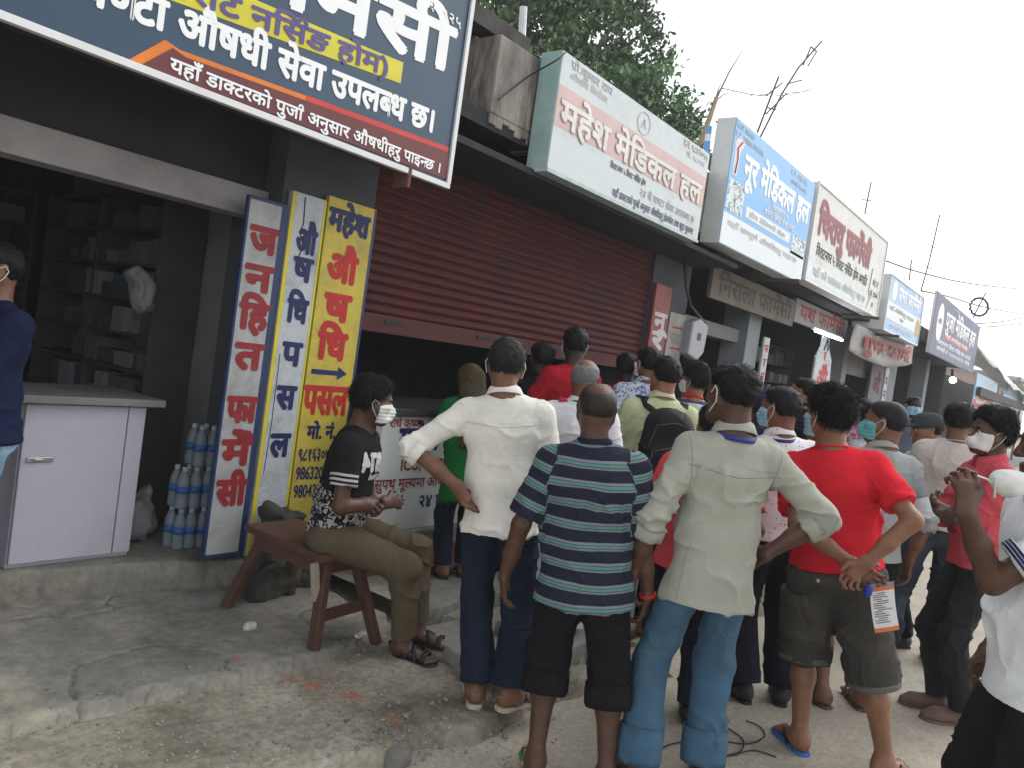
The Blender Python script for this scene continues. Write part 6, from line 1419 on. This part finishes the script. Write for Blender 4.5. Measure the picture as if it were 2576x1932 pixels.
for j in range(15):
    v = .21+.043*j; a = -.25 if j % 4 else -.1; L_ = [rt_*u*Wd+dn*(v*Hh-.03)+nrm(cf)*(.012*math.sin(v*3)-.002) for u in (a, a+.35+.12*(j*7 % 3))]; mb.ribbon(L_, dn, .0035, .0006)
mb.build('print_row', mat('grey_ink', (.12, .12, .14)), LF)
o = lump('cap_bottle', 'small blue bottle top held beside the leaflet', 'bottle top', tuple(tip+Vector(tuple(ax1*-.045))+Vector((0, 0, -.01))), .02, mat('royal_plastic', (.015, .04, .3), rough=.4), 60, .001, 10, .006, None, [((0, 0, -.01), (0, 0, .012), .017)]); o.name = 'bottle_top'

# man in dotted white shirt
p = Person('man in white shirt with tiny dark dots and a navy lanyard, hair thinning, blue mask', (4.3, 1.3, 0), 38, 1.70, 'mid', near=True, seed=17, head=(38, -2, 0), headpx=(1690, 835), feet=((-.11, 0), (.11, .03)), toes=(20, -15), handR=dict(w=(.2, .25, 1.0), e=(.6, -1, -.3), f=(0, .9, .1), p=(-1, 0, 0)))
p.body(shoes=(True, True)); p.hair(t=.011, blades=1800, blen=.016, col=(.012, .012, .013)); d_ = spot_mat('dotted_white', (.68, .68, .69), (.06, .06, .09), 42, .17); p.shirt(d_, hem=-.01, sleeve='long', rs=.062, loose=.02, amp=.008); p.collar(d_, h=.042, fall=.036)
p.band(mat('navy_lanyard', (.03, .035, .16), rough=.6), r=.086, w=.017); p.trousers(ink, knee=.072, ankle=.084, loose=.014, thigh=.09); [p.shoe(i, dark_l, black_s) for i in (0, 1)]; p.mask(mask_blue, loop_m)
sp = mat('white_yoke_seam', (.4, .4, .4)); p.seam('shirt', [p.T(-.17, -.2, .40), p.T(0, -.2, .38), p.T(.17, -.2, .40)], p.fw, sp, .0016)

# man with backpack
p = Person('man in pale lime shirt wearing a black backpack near the shutter pillar', (4.29, 2.14, gz(4.29, 2.14)), 36, 1.69, 'light', near=True, seed=18, head=(14, 0, 0), handL=dict(w=(-.16, .26, 1.02), e=(-.7, -1, -.5), f=(.3, .9, 0), p=(1, 0, 0)), handR=dict(w=(.16, .26, 1.02), e=(.7, -1, -.5), f=(-.3, .9, 0), p=(-1, 0, 0)))
p.body(); p.hair(t=.011, blades=1800, blen=.012, low=-.06); lm_ = cloth('pale_lime', (.48, .52, .31)); p.shirt(lm_, hem=-.10, sleeve='long', rs=.062, loose=.02, amp=.010); p.collar(lm_, h=.04, fall=.036); p.trousers(black_c); [p.flipflop(i, black_s, dark_l) for i in (0, 1)]
BK = thing('backpack', 'black backpack with grey zip pulls on the pale lime shirt', 'backpack', p.root.location, p.root.rotation_euler.z); BK.scale = p.root.scale
B = Sdf(); B.limb(p.T(.03, -.21, .05), p.T(.03, -.215, .385), .115, .095, .05, ax=p.rt, st=1.5); B.limb(p.T(.02, -.28, .03), p.T(.02, -.275, .22), .08, .065, .04, ax=p.rt, st=1.6); B.limb(p.T(.02, -.2, .42), p.T(.02, -.2, .43), .05, .05, .04, ax=p.rt, st=1.6)
bpm = mat('backpack_nylon', (.010, .010, .011), rough=.65, var=.2, scale=12, bump=.3, bscale=25, spec=.2); V, Fq = B.mesh(.008); V = relax(V, Fq, 1); V = folds(V, Fq, .005, (7, 7, 9), 77); bpo = mesh_obj('bag', V, Fq, bpm, BK, True); tb_ = BVHTree.FromPolygons([tuple(v) for v in V], [tuple(f) for f in Fq.tolist()])
def bag_line(pts, r, m, nm):
    L = []
    for k in range(25):
        t = k/24*(len(pts)-1); i = min(int(t), len(pts)-2); q = np.array(pts[i])+(np.array(pts[i+1])-np.array(pts[i]))*(t-i); h = tb_.ray_cast(Vector(q), Vector(p.fw), 1); L.append(np.array(h[0]) if h[0] else q)
    b = MB(); b.tube(L, r, 5); return b.build(nm, m, bpo, smooth=True)
zg = mat('zip_grey', (.09, .09, .095), rough=.5)
bag_line([p.T(-.07, -.6, .12), p.T(-.06, -.6, .24), p.T(.05, -.6, .275), p.T(.16, -.6, .24), p.T(.17, -.6, .12)], .003, zg, 'zip'); bag_line([p.T(-.08, -.6, .26), p.T(-.05, -.6, .385), p.T(.05, -.6, .41), p.T(.15, -.6, .385), p.T(.18, -.6, .26)], .003, zg, 'zip')
for x, z in ((-.075, .10), (-.05, .06)): bag_line([p.T(x, -.6, z), p.T(x-.004, -.6, z-.05)], .005, mat('steel_pull', (.4, .4, .4), rough=.4, metal=.6), 'zip_pull')
b = MB(); b.tube([p.T(.01, -.235, .435), p.T(.03, -.245, .465), p.T(.08, -.245, .465), p.T(.1, -.235, .435)], .009, 6); b.build('handle', bpm, bpo, smooth=True)
for q in (-1, 1):
    b = MB(); b.ribbon([p.T(.05+q*.06, -.18, .43)]+p.onto('shirt', [p.T(q*.105+.02, -.10, .6), p.T(q*.115+.01, -.05, .6), p.T(q*.12, 0, .6), p.T(q*.12, .06, .6)], -p.up, .006)+[p.T(q*.125, .135, .30), p.T(q*.15, .10, .12)], p.rt, .055, .012); b.build('strap', bpm, BK, smooth=True)

# older man in white
p = Person('older balding grey-haired man in white shirt between the striped polo and the shutter', (3.66, 2.3, gz(3.66, 2.3)), 35, 1.57, 'mid', near=True, seed=19, feet=((-.1, 0), (.1, 0)))
p.body(); p.hair(t=.006, blades=1400, blen=.012, bald=((0, -.04, .12), .085), gray=True, low=-.085, fuzz=.001); ws = cloth('clean_white', (.68, .69, .72)); p.shirt(ws, hem=-.12, sleeve='elbow', loose=.022, rs=.062, amp=.01); p.collar(ws, h=.03); p.trousers(cloth('pale_blue_white', (.42, .47, .53)), ankle=.09, knee=.085); [p.flipflop(i, mat('blue_foam2', (.03, .08, .3)), dark_l) for i in (0, 1)]
b = MB(); b.ribbon(p.onto('shirt', [p.T(-.10, -.06, .6), p.T(-.095, -.02, .6), p.T(-.09, .04, .6), p.T(-.085, .1, .6)], -p.up, .005), p.rt, .07, .008); b.build('scarf', mat('red_scarf', (.5, .03, .05), rough=.8), p.root, smooth=True)

def plain(label, loc, hd, H, tone, shirt, trou, seed, sleeve='short', hairk=None, shoes=True, mask_=None, face=False, body_k=None, hem=-.08, collar=True, **kw):
    q = Person(label, loc, hd, H, tone, seed=seed, **kw); q.body(shoes=(shoes, shoes)); q.hair(**(hairk or dict(t=.014, blades=900, blen=.02)))
    q.shirt(shirt, hem=hem, sleeve=sleeve, loose=.018, rs=.06)
    if collar: q.collar(shirt)
    q.trousers(trou)
    if shoes: [q.shoe(i, dark_l, black_s) for i in (0, 1)]
    else: [q.flipflop(i, black_s, dark_l) for i in (0, 1)]
    if mask_: q.mask(mask_, loop_m)
    if face: q.face()
    return q
fwd = dict(handL=dict(w=(-.16, .3, 1.08), e=(-.7, -1, -.5), f=(.3, .9, .1), p=(1, 0, -.3)), handR=dict(w=(.16, .3, 1.08), e=(.7, -1, -.5), f=(-.3, .9, .1), p=(-1, 0, -.3)))
redc = cloth('dull_red', (.33, .012, .022))
plain('man in red T-shirt with blue mask strap closest to the red shutter', (4.62, 3.02, .205), 66, 1.72, 'deep', redc, black_c, 21, head=(-26, 0, 0), mask_=mask_blue, collar=False, **fwd)
plain('dark figure close beside the red T-shirt under the shutter edge', (4.52, 3.22, .205), 62, 1.58, 'deep', black_c, black_c, 22, **fwd)
plain('man in crimson polo at the right end of the shutter counter', (5.22, 2.93, .205), 52, 1.60, 'deep', cloth('crimson', (.30, .012, .03)), black_c, 23, head=(0, 0, 0), **fwd)
# woman in green
p = Person('woman in green kurta with olive and ochre scarf bending to the shop counter', (3.86, 3.2, .205), 60, 1.38, 'mid', seed=24, lean=(-.05, .24), head=(0, -10, 0), girth=.95, feet=((-.09, 0), (.09, .05)), **fwd)
p.body(); p.hair(t=.014, blades=300, low=-.09); gk = cloth('kurta_green', (.01, .11, .026)); p.shirt(gk, hem=-.30, sleeve='elbow', loose=.03, flare=.05, name='kurta'); p.trousers(navy_jean); [p.flipflop(i, black_s, dark_l) for i in (0, 1)]
B = Sdf(); p.head_prims(B, .026, face=False); B.cut(p.hp(0, .045, 0), p.HR@nrm((0, 1, -.35))); B.limb(p.hp(0, -.07, 0), p.T(0, -.12, .40), .075, .07, .05, ax=p.rt, st=1.5); B.limb(p.T(0, -.12, .42), p.T(-.06, -.14, .12), .07, .03, .05, ax=p.rt, st=2.2)
V, Fq = B.mesh(.011); V = folds(V, Fq, .006, (9, 9, 4), 5); mesh_obj('scarf', V, Fq, mat('ochre_scarf', (.035, .026, .012), rough=.9, var=.3, dirt=(.10, .06, .018), dirt_amt=.6, dirt_scale=5), p.root, True)
# striped tee with red collar
bm_ = band_mat('block_stripes', (.5, .51, .52), [(.30, .52, (.035, .05, .13)), (.6, .75, (.22, .24, .26))], .12)
q = Person('man with tousled hair in white, navy and grey striped T-shirt with red collar', (5.2, 2.36, .2), 40, 1.58, 'light', seed=25, head=(40, 0, 0)); q.body(shoes=(True, True)); q.hair(t=.02, blades=1800, blen=.035, mess=.4, top=.015); q.shirt(bm_, upart=True, name='t_shirt'); q.collar(red_t); q.trousers(ink); [q.shoe(i, dark_l, black_s) for i in (0, 1)]; q.mask(mask_white, loop_m)
plain('person in blue and white patterned shirt beyond the black backpack', (5.15, 2.72, .205), 45, 1.66, 'mid', spot_mat('blue_white_print', (.5, .53, .58), (.10, .16, .32), 30, 0, thresh_noise=.52), black_c, 26, head=(20, 0, 0), mask_=mask_white)
# navy capped figure
q = plain('person in navy top and navy cap half hidden behind two heads', (5.55, 1.98, gz(5.55, 1.98)), 35, 1.56, 'deep', cloth('navy_top', (.012, .017, .075)), black_c, 27, sleeve='long')
B = Sdf(); q.head_prims(B, .02, face=False); B.cut(q.hp(0, 0, .0), -q.HR[:, 2]); V, Fq = B.mesh(.01); mesh_obj('cap', V, Fq, cloth('navy_top', (.012, .017, .075)), q.root, True)
plain('dark-haired man glimpsed between the thinning hair and the lozenge board', (6.64, 2.05, .2), 40, 1.62, 'light', black_c, black_c, 28, head=(50, 0, 0))
# woman in black shawl
q = Person('woman facing the camera in black shawl over pink print, blue mask', (8.1, 1.92, .2), 195, 1.50, 'light', seed=29, head=(-25, 0, 0)); q.body(shoes=(True, True)); q.hair(t=.02, blades=1200, blen=.03, low=-.11, top=.01); q.shirt(spot_mat('pink_print', (.35, .08, .16), (.55, .45, .5), 30, 0, thresh_noise=.5), sleeve='long', hem=-.2, name='kurta'); q.trousers(black_c); [q.shoe(i, dark_l, black_s) for i in (0, 1)]; q.mask(mask_blue, loop_m); q.face()
B = Sdf(); B.limb(q.T(-.17, 0, .44), q.T(0, .13, .30), .07, .05, .04, ax=q.up, st=1.3); B.limb(q.T(-.2, 0, .42), q.T(-.24, .05, .1), .085, .06, .05); B.limb(q.T(.17, 0, .44), q.T(-.17, -.04, .44), .07, None, .05); V, Fq = B.mesh(.011); V = folds(V, Fq, .006, (8, 8, 5), 4); mesh_obj('shawl', V, Fq, black_c, q.root, True)
q = plain('person with piled-up black hair behind the teal-masked man', (7.4, 1.67, .0), 60, 1.62, 'mid', cloth('zebra', (.4, .38, .42)), black_c, 30, hairk=dict(t=.026, blades=2600, blen=.05, mess=.5, top=.03))
# man in grey colour-block shirt
gb = band_mat('grey_blocks', (.27, .29, .29), [(.30, .50, (.46, .49, .50)), (.50, .68, (.20, .22, .235))], .55)
q = Person('man in grey and white colour-block shirt with teal mask and black shorts', (4.66, .98, 0), 42, 1.70, 'mid', near=True, seed=31, head=(48, 0, 0), feet=((-.12, 0), (.12, .02)), toes=(25, -10)); q.body(); q.hair(t=.009, blades=1800, blen=.008, low=-.075, fuzz=.0012, col=(.014, .014, .016)); q.shirt(gb, hem=-.06, upart=True, loose=.02, sleeve='elbow'); q.collar(cloth('sage_collar', (.33, .34, .29)), h=.04); q.trousers(black_c, cuff=.3, knee=.08, ankle=.08); [q.flipflop(i, brown_l, brown_l, True) for i in (0, 1)]; q.mask(mask_teal, loop_m); q.face()
plain('dark-skinned man facing the camera with sky blue mask by the far bays', (9.4, 1.72, .2), 215, 1.63, 'deep', cloth('slate_shirt', (.10, .11, .14)), black_c, 32, mask_=mask_blue, face=True, hairk=dict(t=.006, blades=200, blen=.006))
# capped man
q = Person('man in dark grey baseball cap and pale shirt seen from the side, arms folded', (6.3, 1.04, 0), 128, 1.66, 'light', seed=33, head=(-8, -6, 0), handL=AC['L'], handR=AC['R']); q.body(shoes=(True, True)); q.hair(t=.008, blades=300); pl = cloth('oatmeal', (.42, .41, .35)); q.shirt(pl, sleeve='long'); q.collar(pl); q.trousers(ink); [q.shoe(i, dark_l, black_s) for i in (0, 1)]; q.face()
cm = cloth('cap_grey', (.05, .052, .056)); B = Sdf(); q.head_prims(B, .02, face=False); B.cut(q.hp(0, 0, .028), -q.HR@np.array([0, .15, 1.])); V, Fq = B.mesh(.009); cp_ = mesh_obj('cap', V, Fq, cm, q.root, True); B = Sdf(); B.limb(q.hp(0, .08, .045), q.hp(0, .165, .03), .012, .010, .01, ax=q.HR[:, 0], st=6.5); V, Fq = B.mesh(.007); mesh_obj('brim', V, Fq, cm, cp_, True)
# beige T-shirt man
q = Person('man in beige T-shirt and faded dark jeans with an orange neck cord, from behind', (5.98, .86, 0), 20, 1.77, 'mid', near=True, seed=34, head=(-30, 0, 0), headpx=(2080, 872), girth=1.02, feet=((-.16, .02), (.12, 0)), toes=(25, 0), handL=dict(w=(-.1, .26, 1.06), e=(-.7, -1, -.5), f=(.4, .9, 0), p=(1, 0, 0)), handR=dict(w=(.1, .26, 1.06), e=(.7, -1, -.5), f=(-.4, .9, 0), p=(-1, 0, 0)))
q.body(shoes=(True, True)); q.hair(t=.014, blades=2200, blen=.018, low=-.085); bg_ = cloth('beige', (.50, .45, .41)); q.shirt(bg_, hem=-.03, loose=.026, rs=.068, fr=.85, name='t_shirt', amp=.011, freq=(6, 6, 3)); q.collar(bg_, h=.01, fall=.005, gap=0, r=.07); q.band(mat('orange_cord', (.35, .15, .03)), r=.073, w=.006, name='neck_cord')
q.trousers(mat('faded_denim', (.022, .03, .048), rough=.9, var=.2, scale=3, dirt=(.085, .11, .15), dirt_amt=.6, dirt_scale=3), amp=.011); [q.shoe(i, mat('tan_suede', (.27, .18, .10), rough=.9), cream_s, low=True) for i in (0, 1)]; q.mask(mask_blue, loop_m)
# coral shirt, arms folded
q = Person('man in coral shirt with arms folded, side on, white cup mask, black jeans', (5.1, .47, 0), 124, 1.725, 'dark', near=True, seed=35, head=(4, 0, 0), headpx=(2150, 878), feet=((-.07, .02), (.10, .06)), toes=(-4, -6), handL=AC['L'], handR=AC['R'])
q.body(shoes=(True, True)); q.hair(t=.02, blades=3600, blen=.03, top=.016, mess=.25, low=-.07, fuzz=.004); cs = cloth('coral_shirt', (.50, .075, .095)); q.shirt(cs, hem=-.05, sleeve='elbow', fr=.18, loose=.018, rs=.06, amp=.011, freq=(8, 8, 11)); q.collar(cs, h=.04, fall=.04)
for e in q.sleeve_end: q.ring('cuff', *e, .052, .04, .006, cs)
q.trousers(mat('black_denim', (.013, .014, .019), rough=.9, var=.2, dirt=(.05, .055, .065), dirt_amt=.35, dirt_scale=3), thigh=.084, knee=.06, ankle=.055); [q.shoe(i, mat('mauve_brown', (.14, .09, .078), rough=.85), mat('mauve_brown', (.14, .09, .078)), low=True) for i in (0, 1)]; q.mask(mask_white, loop_m, cup=True); q.face()
# man at the right edge
q = Person('man in white polo with navy cuff stripes at the right edge holding up a mask', (3.12, .03, 0), 122, 1.74, 'dark', near=True, seed=36, head=(-14, -4, 0), girth=1.02, feet=((-.11, 0), (.11, .02)))
el_w, wr_w = ond(2166, 1222, 2.42), ond(2150, 1118, 2.36)
wl = q.W(wr_w); elh = q.W(el_w); bpy.data.objects.remove(q.root)
q = Person('man in white polo with navy cuff stripes at the right edge holding up a mask', (3.12, .03, 0), 122, 1.74, 'dark', near=True, seed=36, head=(-14, -4, 0), girth=1.02, headpx=(2300, 850), feet=((-.11, 0), (.11, .02)),
           handL=dict(w=wl, e=elh-(np.array([-.166, 0, 1.36])+wl)/2, f=(.02, .12, 1), p=(.95, .3, .1), curl=1.1, thumbdir=(0, -1, .2)), handR=None)
q.body(); q.hair(t=.016, blades=2000, blen=.02); wpm = mat('white_pique', (.68, .70, .72), rough=.9, var=.05, scale=5, bump=.25, bscale=260, dirt=(.48, .50, .53), dirt_amt=.4); wrinkle(wpm); q.shirt(wpm, hem=-.12, sleeve='short', fr=.72, rs=.062, loose=.022, name='polo_shirt', amp=.010); q.collar(wpm)
for e in q.sleeve_end: cu_ = q.ring('cuff', *e, .079, .03, .003, wpm); [q.ring('cuff_stripe', e[0]-e[1]*d0, e[1], .0825, .004, .0015, blue_t) for d0 in (.004, .014, .024)]
q.trousers(black_c, knee=.072, ankle=.075, thigh=.09, loose=.012); [q.flipflop(i, black_s, dark_l) for i in (0, 1)]; q.face()
mc = ond(2186, 1042, 2.40)
HM = thing('face_mask', 'white cup mask dangling by its elastic from the raised hand at right', 'mask', tuple(mc)); B = Sdf(); B.limb((-.03, 0, 0), (.03, 0, .0), .036, .034, .02); B.limb((0, 0, -.01), (0, -.012, -.012), .042, .03, .02); B.cut((0, .016, 0), (0, 1, 0)); V, Fq = B.mesh(.005); V = relax(V, Fq, 2); V = V+normals(V, Fq)*(vnoise(V*35, 3)*.003)[:, None]
RM = np.stack([nrm(np.cross(cf, (0, 0, 1))), nrm(np.array([cf[0], cf[1], 0])), np.array([0, 0, 1.])], 1); hmo = mesh_obj('cup', V@RM.T, Fq, mask_white, HM, True)
for a, b_ in (((2152, 1052), (2110, 1028)), ((2148, 1076), (2150, 1030))): 
    mb = MB(); k0 = ond(*a, 2.40)-mc; k1 = ond(*b_, 2.36)-mc; mb.tube([k0, (k0+k1)/2+np.array([0, 0, .006]), k1], .0032, 6); mb.build('elastic', loop_m, HM)
# man at the left edge
p = Person('man in navy T-shirt and pale jeans with folded arms, cut by the left edge', (1.31, 3.83, gz(1.31, 3.83)), 190, 1.68, 'mid', near=True, seed=37, head=(-8, 0, 0), girth=1.08, handL=AC['L'], handR=AC['R'], feet=((-.1, 0), (.1, .02)))
p.body(); p.hair(t=.012, blades=900); nt = cloth('navy_tee', (.010, .014, .043)); p.shirt(nt, sleeve='short', fr=.74, rs=.066, loose=.02, name='t_shirt'); p.patch('chest_emblem', 'shirt', p.T(-.09, .25, .36), p.rt, p.up, .06, .06, -p.fw, wpt, .002, 5, 5)
p.trousers(cloth('pale_jeans', (.20, .30, .42))); [p.flipflop(i, black_s, brown_l) for i in (0, 1)]; p.mask(mask_blue, loop_m); p.face()

# ------------------------------------------------------------------ the damp air of an overcast morning
mb = MB(); mb.box(-34, 224, -64, 64, -1.2, 22); hz_m = bpy.data.materials.new('haze_air'); hz_m.use_nodes = True; N = hz_m.node_tree.nodes
N.remove(N['Principled BSDF']); pv = N.new('ShaderNodeVolumePrincipled'); pv.inputs['Color'].default_value = (.95, .97, 1, 1); pv.inputs['Density'].default_value = .0025; hz_m.node_tree.links.new(pv.outputs[0], N['Material Output'].inputs['Volume'])
hz = mb.build('haze', hz_m); hz['kind'] = 'stuff'
